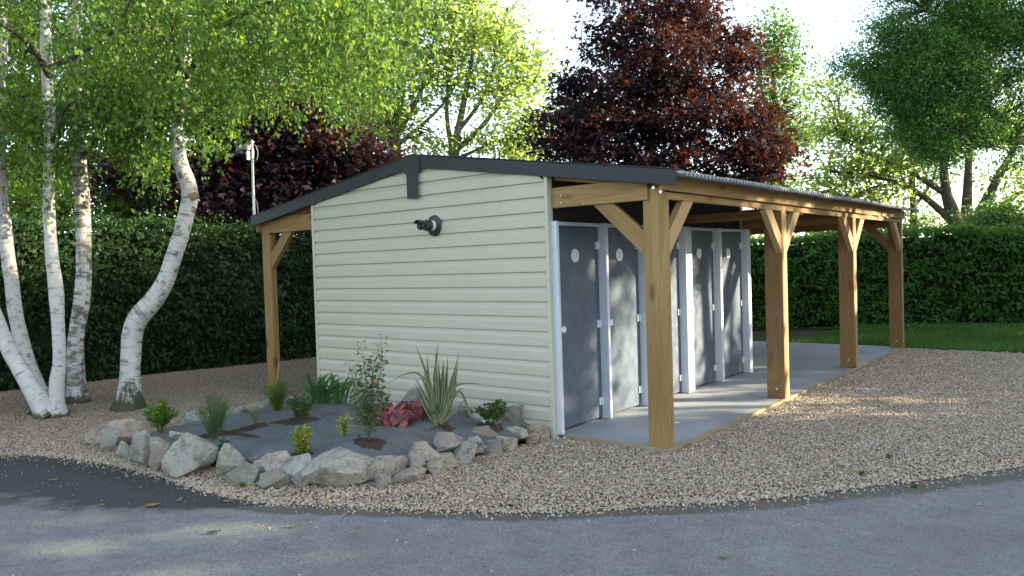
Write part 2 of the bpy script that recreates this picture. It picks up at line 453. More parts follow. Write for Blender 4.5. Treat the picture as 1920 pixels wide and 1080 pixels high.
m_lf_birch = leaf_mat('birch_leaf', (.017, .056, .008), (.062, .138, .020), (.33, .50, .055), .35, .5)
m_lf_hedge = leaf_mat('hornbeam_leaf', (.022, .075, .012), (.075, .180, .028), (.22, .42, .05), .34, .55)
m_lf_hedge_d = leaf_mat('shaded_hornbeam_leaf', (.007, .022, .007), (.022, .060, .015), (.08, .19, .03), .30, .6)  # darker copy of the hornbeam leaf, shade put into the colour
m_lf_purple = leaf_mat('purple_maple_leaf', (.009, .007, .014), (.020, .0115, .023), (.44, .12, .045), .08, .6)
m_lf_lime = leaf_mat('pale_green_leaf', (.08, .140, .030), (.165, .245, .065), (.56, .72, .15), .5)
m_lf_mid = leaf_mat('mid_green_leaf', (.035, .085, .022), (.075, .150, .035), (.22, .38, .08), .45)
m_lf_dark = leaf_mat('blue_green_leaf', (.034, .105, .030), (.080, .195, .052), (.25, .50, .09), .42)
m_lf_under = leaf_mat('shade_green_leaf', (.026, .068, .012), (.075, .145, .024), (.36, .52, .06), .44)
m_lf_shrub = leaf_mat('shrub_leaf', (.045, .095, .028), (.11, .17, .06), (.22, .32, .08), .35)
m_lf_feather = leaf_mat('feathery_leaf', (.05, .11, .04), (.10, .18, .075), (.18, .30, .09), .3)
m_lf_yellow = leaf_mat('yellow_green_leaf', (.13, .19, .02), (.42, .42, .06), (.45, .50, .06), .3)
m_lf_gold = leaf_mat('golden_blade', (.28, .25, .03), (.50, .46, .08), (.5, .45, .08), .3)
m_lf_red = leaf_mat('crimson_leaf', (.040, .008, .018), (.42, .125, .11), (.5, .10, .09), .12)
m_lf_blue = leaf_mat('blue_green_rosette', (.06, .13, .10), (.18, .27, .22), (.15, .3, .2), .25)
m_lf_tuft = leaf_mat('straw_blade', (.18, .15, .05), (.32, .28, .10), (.3, .26, .08), .3)
m_grass = leaf_mat('lawn_blade', (.036, .105, .018), (.085, .185, .034), (.18, .38, .05), .3)

def make_strap(name, base, edge):
    b = MB(name); uv = b.n('UVMap'); sp = b.n('SeparateXYZ'); b.l(uv.outputs[0], sp.inputs[0])
    d = b.math('ABSOLUTE', b.math('SUBTRACT', sp.outputs[0], .5))
    c = b.mix(b.ramp(d, [(.22, 0.), (.34, 1.)]), base, edge)
    c = b.mix(b.math('MULTIPLY', b.noise(b.coord('Object'), 20, 3), .4), c, tuple(x * .6 for x in base))
    return b.done(c, .45, None, spec=.4)
m_phorm = make_strap('striped_flax_blade', (.060, .090, .040), (.27, .26, .115))
m_agap = make_strap('dark_strap_leaf', (.032, .095, .014), (.045, .12, .02))

def make_terrain():
    b = MB('bare_ground'); v = b.coord('Object')
    c = b.mix(b.noise(v, 1.2, 6, .7), (.05, .042, .03), (.07, .085, .03))
    return b.done(c, .95, b.bump(b.noise(v, 25, 5), .6, .02), spec=.1)
m_terrain = make_terrain()
def make_lawn():
    b = MB('lawn_base'); v = b.coord('Object')
    c = b.mix(b.noise(v, 9, 6, .7), (.020, .046, .010), (.045, .085, .020))
    return b.done(c, .95, b.bump(b.noise(v, 60, 4), .8, .02), spec=.1)
m_lawn = make_lawn()

# ------------------------------------------------------------------ ground, road, gravel, lawn, slab
ZR, ZG = -.09, -.05
def sheet(name, poly, z, mat):
    bm = bmesh.new(); vs = [bm.verts.new((x, y, z)) for x, y in poly]
    f = bm.faces.new(vs); bmesh.ops.triangulate(bm, faces=[f])
    me = from_bm(name, bm)
    o = put(name, me, None, mat); tag(o, kind='structure'); return o
sheet('ground', [(-600, -600), (600, -600), (600, 600), (-600, 600)], -.16, m_terrain)

EDGE = smooth_path([(-14, -9.6), (-9, -6.1), (-6.5, -4.45), (-4.53, -3.32), (-4.0, -3.02), (-3.14, -2.84), (-2.22, -2.78), (-1.33, -2.79), (-.75, -2.69), (-.34, -2.51), (.39, -2.14), (1.07, -1.77), (1.62, -1.26), (2.18, -.72), (2.71, -.02), (3.28, .77), (3.75, 1.5), (5.0, 3.7), (7.2, 7.2), (11, 12.5)], 160)
def edge_dist(P):
    """signed distance to the gravel edge: positive on the road side"""
    P = np.atleast_2d(P); A = EDGE[:-1]; Bv = np.diff(EDGE, axis=0)
    out = np.zeros(len(P))
    for s0 in range(0, len(P), 20000):
        Q = P[s0:s0 + 20000]
        d = Q[:, None] - A[None]; t = np.clip((d * Bv).sum(2) / (Bv ** 2).sum(1), 0, 1)
        e = d - t[..., None] * Bv; q = (e ** 2).sum(2); i = q.argmin(1); r_ = np.arange(len(Q))
        cr = Bv[i, 0] * d[r_, i, 1] - Bv[i, 1] * d[r_, i, 0]
        out[s0:s0 + 20000] = np.sqrt(q[r_, i]) * np.where(cr < 0, 1, -1)
    return out

def road_mesh():
    xs = np.concatenate([np.linspace(-60, -7, 12), np.arange(-6.9, 6.5, .07), np.linspace(7, 60, 12)])
    ys = np.concatenate([np.linspace(-60, -8, 10), np.arange(-7.9, 5, .07), np.linspace(5.5, 40, 16)])
    X, Y = np.meshgrid(xs, ys); P = np.stack([X.ravel(), Y.ravel()], 1)
    near = edge_dist(P)
    nx, ny = len(xs), len(ys)
    idx = np.arange(nx * ny).reshape(ny, nx)
    F = np.stack([idx[:-1, :-1].ravel(), idx[:-1, 1:].ravel(), idx[1:, 1:].ravel(), idx[1:, :-1].ravel()], 1)
    keep = (near[F] > -.35).any(1); F = F[keep]
    wd = np.interp(P[:, 0], [-6, -2, 0, 1.5, 3, 5], [.35, .28, .16, .15, .22, .3])
    dirt = np.clip(1.0 - near / (2 * wd), 0, 1)
    wo_ = np.interp(P[:, 0], [-9, -3.2, -2.6, -2.0, -1.2, -.7], [3, 1.15, 1.0, .85, .42, .02])
    shaded_old = np.clip(1.0 - near / (2 * wo_), 0, 1) * (P[:, 0] < -.6)
    Z = ZR + .004 * np.sin(P[:, 0] * 1.3) * np.cos(P[:, 1] * 1.1)
    me = mesh_np('road', np.stack([P[:, 0], P[:, 1], Z], 1), F, True, {'dirt': ('POINT', dirt), 'shaded_old': ('POINT', shaded_old)})
    return me
tag(put('road', road_mesh(), None, m_road), kind='structure')

def gravel_h(x, y):
    """the gravel lies a little higher towards the left hedge and thins out at the road"""
    e = np.maximum(np.maximum(x - 1.2, .04 - y), 0) if np.ndim(x) else max(x - 1.2, .04 - y, 0)
    near = np.exp(-e / .35) * ((y < 9) & (x > -.2))
    return ZG + .05 * np.clip((-x - 4.5) / 3.5, 0, 1) + .016 * near
def gravel_mesh():
    xs = np.arange(-9.2, 14.01, .12); ys = np.arange(-6.5, 9.11, .12)
    X, Y = np.meshgrid(xs, ys); P = np.stack([X.ravel(), Y.ravel()], 1)
    d = edge_dist(P); nx, ny = len(xs), len(ys)
    idx = np.arange(nx * ny).reshape(ny, nx)
    F = np.stack([idx[:-1, :-1].ravel(), idx[:-1, 1:].ravel(), idx[1:, 1:].ravel(), idx[1:, :-1].ravel()], 1)
    F = F[(d[F] < .12).all(1)]
    Z = gravel_h(P[:, 0], P[:, 1]) - .010 + .010 * rng.normal(size=len(P)).clip(-1, 1) * (d < -.1)
    Z = np.where(d > -.25, Z - (ZG - ZR) * np.clip((d + .25) / .3, 0, 1.2), Z)
    return mesh_np('gravel_yard', np.stack([P[:, 0], P[:, 1], Z], 1), F, True)
tag(put('gravel_yard', gravel_mesh(), None, m_gbed), kind='structure')

LAWN_Y = lambda x: 9.02 + .03 * np.sin(np.asarray(x) * 1.9) + .02 * (np.asarray(x) - 1)
lx = np.linspace(-.9, 26, 60)
sheet('lawn', [(-.9, 20)] + [(x, float(LAWN_Y(x))) for x in lx] + [(26, 32)], -.035, m_lawn)

slab = box('concrete_slab', (-3.63, .07, -.15), (1.16, 8.88, 0), m_conc, None, .004)
tag(slab, kind='structure')
box('edging_board', (0.045, .045, -.14), (1.16, .0695, .004), m_edge, slab, .003, 'x')
box('edging_board', (1.161, .045, -.14), (1.192, 8.9, .004), m_edge, slab, .003, 'y')

# ------------------------------------------------------------------ the wash block
AX, AZ = -1.79, 2.880                       # ridge over the gable
SL = .152                                   # roof slope
GX0, GX1 = -3.644, 0.0
B = empty('wash_block', (AX, 4.4, 0), 'cream clad wash block with dark grey doors under a timber post porch', 'outbuilding')
def roof_z(x): return AZ - SL * abs(x - AX)

# siding boards, one object each
zb0, sp_ = 2.4347, .144
def board(zb):
    zt = zb + sp_
    lim = lambda z: max(0.0, (AZ - .10 - z) / SL)
    prof = [(zb + .004, -.003), (zb + .004, -.0215), (zb + .009, -.0235), (zb + .094, -.0275), (zb + .100, -.0255), (zb + .133, -.0035), (zt, -.002)]
    bm = bmesh.new(); L = []; Rr = []
    for z, y in prof:
        z_ = min(z, AZ - .1005)
        x0 = max(GX0 + .040, AX - lim(z_)); x1 = min(GX1 - .040, AX + lim(z_))
        L.append(bm.verts.new((x0, y, z_))); Rr.append(bm.verts.new((x1, y, z_)))
    for i in range(len(prof) - 1): bm.faces.new((L[i], Rr[i], Rr[i + 1], L[i + 1]))
    L2 = [bm.verts.new((v.co.x, .004, v.co.z)) for v in (L[0], L[-1])]; R2 = [bm.verts.new((v.co.x, .004, v.co.z)) for v in (Rr[0], Rr[-1])]
    bm.faces.new((L[0], L2[0], R2[0], Rr[0])); bm.faces.new((L[-1], Rr[-1], R2[1], L2[1]))
    bm.faces.new(L + [L2[1], L2[0]]); bm.faces.new(Rr[::-1] + [R2[0], R2[1]])
    put('siding_board', from_bm('siding_board', bm), B, m_siding)
k = -2
while zb0 - k * sp_ > -.15:
    board(zb0 - k * sp_); k += 1
# backing gable wall and the other walls of the closed part
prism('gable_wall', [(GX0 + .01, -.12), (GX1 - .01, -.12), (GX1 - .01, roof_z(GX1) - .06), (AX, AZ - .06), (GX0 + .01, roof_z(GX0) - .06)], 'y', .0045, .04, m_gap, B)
box('side_wall', (GX0 + .01, .045, .003), (GX0 + .06, 4.76, 2.42), m_siding, B)
prism('rear_wall', [(GX0 + .062, .003), (GX1 - .06, .003), (GX1 - .06, roof_z(GX1) - .08), (AX, AZ - .08), (GX0 + .062, roof_z(GX0) - .08)], 'y', 4.72, 4.77, m_siding, B)
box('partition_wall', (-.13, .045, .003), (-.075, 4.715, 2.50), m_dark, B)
for x0, x1, side in ((GX0 - .004, GX0 + .038, -1), (GX1 - .038, GX1, 1)):
    prism('corner_trim', [(x0, -.09), (x1, -.09), (x1, roof_z(x1) - .11), (x0, roof_z(x0) - .11)], 'y', -.030, .055, m_siding, B, .003)
for z in (2.1, 1.55, 1.0, .45):
    for x in (-.018,):
        box('screw', (x - .004, -.033, z - .004), (x + .004, -.0305, z + .004), m_zinc, B, 0)

# roof: corrugated sheets, one object each, left and right slopes
XR, XL = 1.36, -4.93
def roof_sheet(x_top, x_bot, y0, y1, lift):
    nx, per, amp = 4, .076, .017
    n = int((y1 - y0) / per * 8); ys = np.linspace(y0, y1, n + 1); xs = np.linspace(x_top, x_bot, nx)
    V = []; 
    for off in (0, -.008):
        for x in xs:
            for y in ys: V.append((x, y, roof_z(x) - .018 + lift + off + amp * math.cos(2 * math.pi * y / per)))
    m_ = n + 1; F = []
    for i in range(nx - 1):
        for j in range(n):
            a = i * m_ + j; F.append((a, a + 1, a + m_ + 1, a + m_)); b_ = a + nx * m_; F.append((b_, b_ + m_, b_ + m_ + 1, b_ + 1))
    e = (nx - 1) * m_
    for j in range(n): F.append((e + j, e + j + 1, e + j + 1 + nx * m_, e + j + nx * m_))
    for i in range(nx - 1):
        a = i * m_; F.append((a, a + m_, a + m_ + nx * m_, a + nx * m_)); a += n; F.append((a, a + nx * m_, a + m_ + nx * m_, a + m_))
    put('roof_sheet', mesh_np('roof_sheet', V, F, False), B, m_corr)
ny = 10; Lr = 8.98
for i in range(ny):
    y0 = -.02 + i * Lr / ny; y1 = y0 + Lr / ny + .06
    lf = .004 * (i % 2) + .0016 * i
    if i == 6: lf += .010
    roof_sheet(AX, XR + .06 + random.uniform(-.008, .008), y0, min(y1, 9.02), lf)
    roof_sheet(AX, XL - .03 + random.uniform(-.008, .008), y0, min(y1, 9.02), lf)

# anthracite verge boards and the plate that covers their joint
def verge(x0, x1, name='verge_board'):
    z0, z1 = roof_z(x0) + .004, roof_z(x1) + .004
    prism(name, [(x0, z0), (x1, z1), (x1, z1 - .134), (x0, z0 - .134)], 'y', -.062, -.040, m_anth, B, .003)
    v = prism('verge_flashing', [(x0, z0 + .012), (x1, z1 + .012), (x1, z1 + .0045), (x0, z0 + .0045)], 'y', -.064, .09, m_anth, B)
verge(XL, AX - .004); verge(AX + .004, XR)
prism('apex_plate', [(AX - .125, roof_z(AX - .125) + .003), (AX, AZ + .006), (AX + .125, roof_z(AX + .125) + .003), (AX + .125, 2.722), (AX + .122, 2.700), (AX + .082, 2.668), (AX + .080, 2.408),
      (AX - .080, 2.412), (AX - .082, 2.672), (AX - .122, 2.704), (AX - .125, 2.726)], 'y', -.072, -.0635, m_anth, B, .002)

# porch posts with their bolts
PX0, PX1 = .975, 1.185
PY = [.058, 2.904, 5.796, 8.724]; PDS = [.088, .155, .155, .150]
def bolt(parent, x, y, z, axis='y', r=.016):
    bm = bmesh.new(); bmesh.ops.create_cone(bm, cap_ends=True, segments=10, radius1=r, radius2=r * .8, depth=.014)
    bmesh.ops.create_cone(bm, cap_ends=True, segments=6, radius1=r * .55, radius2=r * .5, depth=.024)
    rot = Matrix.Rotation(R(90), 4, 'X')
    put('bolt', from_bm('bolt', bm), parent, m_zinc, Matrix.Translation((x, y, z)) @ rot)
for i, y in enumerate(PY):
    # two boards laid face to face make one post
    p = box('timber_post', (PX0, y, .002), (PX1, y + PDS[i] * .36 - .0005, 2.286 if i == 0 else 2.2445), m_wood if i == 0 else m_wood_dark, B, .004)
    box('post_lamination', (PX0 + .001, y + PDS[i] * .36 + .0005, .003), (PX1 - .001, y + PDS[i], 2.24), m_wood_sunlit if i else m_wood, p, .004)  # rear posts: sun on the side face painted in by a paler board
    if i: bolt(p, PX0 + .115, y - .006, .115)
    else:
        bolt(p, PX0 + .115, y - .006, 2.282, r=.019); bolt(p, PX0 + .185, y - .006, 2.242, r=.019)
lp = box('timber_post', (-4.868, .06, -.10), (-4.688, .15, 2.32), m_wood, B, .004)

# eaves: lower rail between posts, the proud board above, the front ties and the rafters that rise to the ridge
for a, b_ in ((PY[0] + PDS[0] + .002, PY[1] - .002), (PY[1] + PDS[1] + .002, PY[2] - .002), (PY[2] + PDS[2] + .002, PY[3] - .002)):
    box('eaves_rail', (PX1 - .05, a, 2.180), (PX1 - .003, b_, 2.2445), m_wood, B, .003, 'y')
seams = [-.03, 2.95, 5.84, 8.86]
for a, b_ in zip(seams[:-1], seams[1:]):
    o = prism('eaves_board', [(a + .001, 2.249), (b_ - .001, 2.249), (b_ - .001, 2.392), (a + .001, 2.392)], 'x', PX1 + .001, PX1 + .036, m_wood, B, .003, (0, 1, 0))
for a, b_ in zip(seams[:-1], seams[1:]):
    box('eaves_rail', (-4.90, a + .03, 2.20), (-4.87, b_ - .03, 2.33), m_wood, B, .003, 'y')
def tie(y, x0, x1, z0, z1, mat): return box('tie_beam', (x0, y, z0), (x1, y + .045, z1), mat, B, .003, 'x')
tie(.035, .004, 1.036, 2.180, 2.372, m_wood)
tie(.050, -4.687, -3.650, 2.176, 2.385, m_wood)
bolt(B, .12, .031, 2.29, r=.008); bolt(B, .12, .031, 2.22, r=.008); bolt(B, .38, .031, 2.2, r=.008)
for i, y in enumerate([.082, 2.96, 5.85, 8.655]):
    for x0, x1 in ((AX + .03, 1.18), (-4.86, AX - .03)):
        if i < 2 and x1 > 0: x0 = .002 if i == 0 else -.07
        if i < 2 and x1 < 0: x1 = GX0 - .006
        z0, z1 = roof_z(x0) - .058, roof_z(x1) - .058
        prism('rafter', [(x0, z0), (x1, z1), (x1, z1 - .10), (x0, z0 - .10)], 'y', y, y + .045, m_wood, B, .003, (x1 - x0, 0, z1 - z0))
for i, y in enumerate(PY):
    if i: tie(y + .018 if i < 3 else y, -.07 if i == 1 else -3.6, PX0 - .002, 2.10, 2.20, m_wood_dark)
for x in (.5, -.6, -2.9):                                             # purlins under the sheets
    y0 = .14 if x > 0 else 4.8
    box('purlin', (x - .03, y0, roof_z(x) - .115), (x + .03, 8.84, roof_z(x) - .055), m_wood_dark, B, .003, 'y')
for k_ in range(3):
    zl, zh = 2.135 + k_ * .155, 2.135 + k_ * .155 + .152
    xa = AX + max(.0, (AZ - .075 - zh)) / SL; xb = AX - max(.0, (AZ - .075 - zh)) / SL
    box('gable_board', (max(-4.84, xb), 8.806, zl), (min(1.17, xa), 8.828, zh), m_wood_dark, B, .003, 'x')
# dark wall panel above the doors, deep shade put into its colour
box('dark_wall_panel', (-.072, .046, 2.062), (-.05, 4.70, 2.46), m_dark, B, .002, 'y')

def brace_y(ypost, sgn, x0, x1, mat):
    """knee brace in the plane of the eaves; sgn +1 leans away from the camera"""
    ye = ypost + PDS[PY.index(ypost)] if sgn > 0 else ypost
    poly = [(ye + sgn * .001, 1.690), (ye + sgn * .001, 1.895), (ye + sgn * .285, 2.179), (ye + sgn * .49, 2.179)]
    prism('knee_brace', poly, 'x', x0, x1, m_wood_sunlit, B, .003, (0, sgn, 1))
for i, y in enumerate(PY):
    if i < 3: brace_y(y, 1, PX1 - .072, PX1 - .004, m_wood)
    if i > 0: brace_y(y, -1, PX1 - .072, PX1 - .004, m_wood)
prism('knee_brace', [(PX0 - .001, 1.692), (PX0 - .001, 1.914), (.667, 2.179), (.455, 2.179)], 'y', .062, .125, m_wood, B, .003, (-1, 0, 1))
prism('knee_brace', [(PX0 - .001, 1.692), (PX0 - .001, 1.90), (.690, 2.199), (.48, 2.199)], 'y', PY[3] + .01, PY[3] + .07, m_wood_dark, B, .003, (-1, 0, 1))
prism('knee_brace', [(-4.687, 1.692), (-4.687, 1.890), (-4.40, 2.175), (-4.20, 2.175)], 'y', .068, .135, m_wood, B, .003, (1, 0, 1))

# doors and their frame
JY = [(.020, .062), (.900, .945), (1.735, 1.78), (2.735, 2.905), (3.735, 3.80), (4.680, 4.785)]
for i, (a, b_) in enumerate(JY):
    box('door_post', (-.05, a, .004), (.062, b_, 2.056), m_alu, B, .004)
    if i < 1: 
        for z in (.2, .75, 1.3, 1.95): box('screw', (.03, a - .003, z), (.036, a - .0005, z + .006), m_zinc, B, 0)
for (a, b_) in zip([j[1] for j in JY[:-1]], [j[0] for j in JY[1:]]):
    box('door_head_rail', (-.05, a + .001, 2.018), (.012, b_ - .001, 2.054), m_alu, B, .003, 'y')
    d = box('door', (-.055, a + .008, .022), (-.035, b_ - .006, 2.012), m_door, B, .002)
    cy = (a + b_) / 2
    bm = bmesh.new(); bmesh.ops.create_cone(bm, cap_ends=True, segments=40, radius1=.068, radius2=.068, depth=.006)
    put('sign_disc', from_bm('sign_disc', bm), d, m_white, Matrix.Translation((-.031, cy - .02, 1.724)) @ Matrix.Rotation(R(90), 4, 'Y'))
    bm = bmesh.new(); bmesh.ops.create_cone(bm, cap_ends=True, segments=20, radius1=.020, radius2=.016, depth=.028)
    bmesh.ops.create_cone(bm, cap_ends=True, segments=20, radius1=.034, radius2=.034, depth=.012)
    bmesh.ops.create_cube(bm, size=.012, matrix=Matrix.Translation((0, -.028, .004)) @ Matrix.Diagonal((2.2, 5.2, 1.2, 1)))
    put('lock_knob', from_bm('lock_knob', bm), d, m_white, Matrix.Translation((-.022, a + .150, 1.0)) @ Matrix.Rotation(R(90), 4, 'Y'))
    for z in (.194, 1.007, 1.824):
        bm = bmesh.new()
        bmesh.ops.create_cube(bm, size=1, matrix=Matrix.Translation((0, -.026, 0)) @ Matrix.Diagonal((.012, .056, .078, 1)))
        bmesh.ops.create_cone(bm, cap_ends=True, segments=10, radius1=.012, radius2=.012, depth=.082, matrix=Matrix.Translation((.005, 0, 0)))
        put('hinge', from_bm('hinge', bm), d, m_hinge, Matrix.Translation((-.027, b_ - .016, z)))

# flue vent on the gable
VX, VZ = -1.513, 2.098
def lathe(name, prof, mat, parent, mw, seg=40):
    V = []; F = []
    for r, z in prof:
        for k_ in range(seg):
            a = 2 * math.pi * k_ / seg; V.append((r * math.cos(a), r * math.sin(a), z))
    for i in range(len(prof) - 1):
        for k_ in range(seg):
            k2 = (k_ + 1) % seg; F.append((i * seg + k_, i * seg + k2, (i + 1) * seg + k2, (i + 1) * seg + k_))
    return put(name, mesh_np(name, V, F, True), parent, mat, mw)
vm = Matrix.Translation((VX, -.022, VZ)) @ Matrix.Rotation(R(90), 4, 'X')
fl = lathe('flue_vent', [(0.05, 0), (.112, 0), (.113, .006), (.104, .011), (.085, .013), (.062, .022), (.052, .024), (.0, .024)], m_black, B, vm)
lathe('flue_collar', [(.050, .0245), (.056, .026), (.056, .070), (.05, .072)], m_white, fl, vm)
pr_ = [(.05, .0725)]
for i in range(7): pr_ += [(.058, .075 + i * .009), (.058, .079 + i * .009), (.053, .0795 + i * .009), (.053, .083 + i * .009)]
pr_ += [(.047, .145), (.047, .19), (.051, .191), (.051, .215), (.044, .216), (.042, .17), (.0, .165)]
lathe('flue_pipe', pr_, m_black, fl, vm)
# half hood over the mouth of the pipe
hb = bmesh.new()
for sgn, r in ((1, .0525), (1, .0565)):
    pass
hv = []
for zz in (.200, .262):
    hv.append([hb.verts.new((.0555 * math.cos(a), .0555 * math.sin(a), zz - (.03 if abs(math.sin(a)) > .98 and zz > .25 and False else 0))) for a in np.linspace(R(20), R(160), 16)])
for i in range(15): hb.faces.new((hv[0][i], hv[0][i + 1], hv[1][i + 1], hv[1][i]))
ho = put('flue_hood', from_bm('flue_hood', hb, True), fl, m_black, vm)
so = ho.modifiers.new('thick', 'SOLIDIFY'); so.thickness = .004

# mast with an antenna box on the left eaves
mast = empty('antenna_mast', (-4.965, .02, 2.3), 'thin silver mast with a small aerial box and looped cable at the left eaves', 'antenna mast')
bg_ = Bag(); bg_.tube([(-4.965, .02, 2.30), (-4.96, .02, 2.8), (-4.952, .02, 3.45)], [.017] * 3, 12)
bg_.tube([(-4.966, .02, 2.325), (-4.90, .06, 2.325)], [.010, .010], 8)
put('pole', bg_.mesh('pole'), mast, m_zinc)
hub = bmesh.new()
bmesh.ops.create_cube(hub, size=1, matrix=Matrix.Diagonal((.10, .07, .085, 1)))
bmesh.ops.bevel(hub, geom=list(hub.edges), offset=.012, segments=2, affect='EDGES')
put('aerial_box', from_bm('aerial_box', hub), mast, m_white, Matrix.Translation((-5.0, -.02, 3.36)) @ Matrix.Rotation(R(15), 4, 'Y'))
hub = bmesh.new(); bmesh.ops.create_cone(hub, cap_ends=True, segments=20, radius1=.042, radius2=.030, depth=.17)
put('aerial_drum', from_bm('aerial_drum', hub), mast, simple('pale_grey_plastic', (.35, .37, .37), .5), Matrix.Translation((-5.115, -.06, 3.345)) @ Matrix.Rotation(R(82), 4, 'Y') @ Matrix.Rotation(R(20), 4, 'X'))
hub = bmesh.new(); bmesh.ops.create_cube(hub, size=1, matrix=Matrix.Diagonal((.035, .06, .12, 1)))
bmesh.ops.bevel(hub, geom=list(hub.edges), offset=.006, segments=1, affect='EDGES')
put('clamp', from_bm('clamp', hub), mast, m_zinc, Matrix.Translation((-4.985, -.02, 3.24)))
cb = Bag()
cb.tube(smooth_path([(-4.93, 0, 3.38), (-4.84, 0, 3.36), (-4.79, .0, 3.26), (-4.83, .0, 3.16), (-4.91, 0, 3.15), (-4.93, 0, 3.0), (-4.925, -.01, 2.85), (-4.93, 0, 2.72), (-4.85, 0, 2.58), (-4.84, 0, 2.45), (-4.81, .02, 2.38)], 60), [.0042] * 60, 5)
cb.tube(smooth_path([(-4.95, 0, 3.36), (-4.89, 0, 3.33), (-4.885, 0, 3.22), (-4.93, 0, 3.16)], 20), [.005] * 20, 5)
put('cable', cb.mesh('cable'), mast, simple('grey_cable', (.42, .43, .44), .5))

# ------------------------------------------------------------------ planting bed
BED = np.array([(-3.9, -2.42), (-3.0, -2.44), (-2.2, -2.48), (-1.9, -2.42), (-1.5, -2.32), (-1.05, -2.18), (-.7, -2.0), (-.38, -1.8), (-.30, -1.5), (-.24, -1.2), (-.18, -.9), (-.13, -.5), (-.08, -.2), (-.07, -.03), (-3.66, -.03), (-3.68, .24), (-4.08, .24), (-4.0, -.1), (-3.9, -.45), (-3.8, -.7), (-3.52, -1.15), (-3.70, -1.4), (-3.58, -1.65), (-3.62, -1.95), (-3.95, -2.1)])
def in_poly(P, poly):
    x, y = P[:, 0], P[:, 1]; c = np.zeros(len(P), bool); j = len(poly) - 1
    for i in range(len(poly)):
        xi, yi = poly[i]; xj, yj = poly[j]
        c ^= ((yi > y) != (yj > y)) & (x < (xj - xi) * (y - yi) / (yj - yi + 1e-12) + xi); j = i
    return c
def poly_dist(P, poly):
    A = np.asarray(poly); Bv = np.roll(A, -1, 0) - A
    d = P[:, None] - A[None]; t = np.clip((d * Bv).sum(2) / ((Bv ** 2).sum(1) + 1e-9), 0, 1)
    return np.sqrt(((d - t[..., None] * Bv) ** 2).sum(2).min(1))
def poly_dist_far(P):
    out = np.ones(len(P)); m_ = (P[:, 0] > -4.6) & (P[:, 0] < .2) & (P[:, 1] > -2.8) & (P[:, 1] < .5); out[m_] = poly_dist(P[m_], BED); return out
def bed_h(x, y):
    x = np.atleast_1d(np.asarray(x, float)); y = np.atleast_1d(np.asarray(y, float)); P = np.stack([x, y], 1)
    d = poly_dist(P, BED)
    z = .045 + .075 * np.clip(d / .35, 0, 1)
    z = np.where((y > -.5) & (x > -3.6), np.minimum(z, .05 + .12 * np.clip(-y / .5, 0, 1)), z)
    for (cx, cy, h, r) in ((-.95, -1.5, .05, .5), (-1.3, -.65, .05, .5), (-2.5, -1.1, .04, .45), (-2.1, -1.75, -.04, .4), (-2.7, -1.6, -.03, .4), (-1.2, -2.05, -.02, .35), (-.85, -.85, .04, .4)):
        z = z + h * np.exp(-((x - cx) ** 2 + (y - cy) ** 2) / (r * r))
    for i in range(0): pass
    z = z + .022 * np.sin(x * 5.1 + y * 7.3) * np.sin(x * 3.3 - y * 6.1) + .006 * np.sin(x * 13 - y * 4 + 2 * np.sin(y * 5))
    return z
def fabric_mesh():
    xs = np.arange(-4.4, .02, .04); ys = np.arange(-2.72, .30, .04)
    X, Y = np.meshgrid(xs, ys); P = np.stack([X.ravel(), Y.ravel()], 1)
    idx = np.arange(len(P)).reshape(len(ys), len(xs))
    F = np.stack([idx[:-1, :-1].ravel(), idx[:-1, 1:].ravel(), idx[1:, 1:].ravel(), idx[1:, :-1].ravel()], 1)
    ins = in_poly(P, BED); ins |= poly_dist(P, BED) < .03; F = F[ins[F].all(1) & ~((P[F][:, :, 0] > -3.66).any(1) & (P[F][:, :, 1] > -.019).any(1))]
    Z = bed_h(P[:, 0], P[:, 1])
    return mesh_np('landscape_fabric', np.stack([P[:, 0], P[:, 1], Z], 1), F, True)
fab = tag(put('landscape_fabric', fabric_mesh(), None, m_fabric), kind='structure')
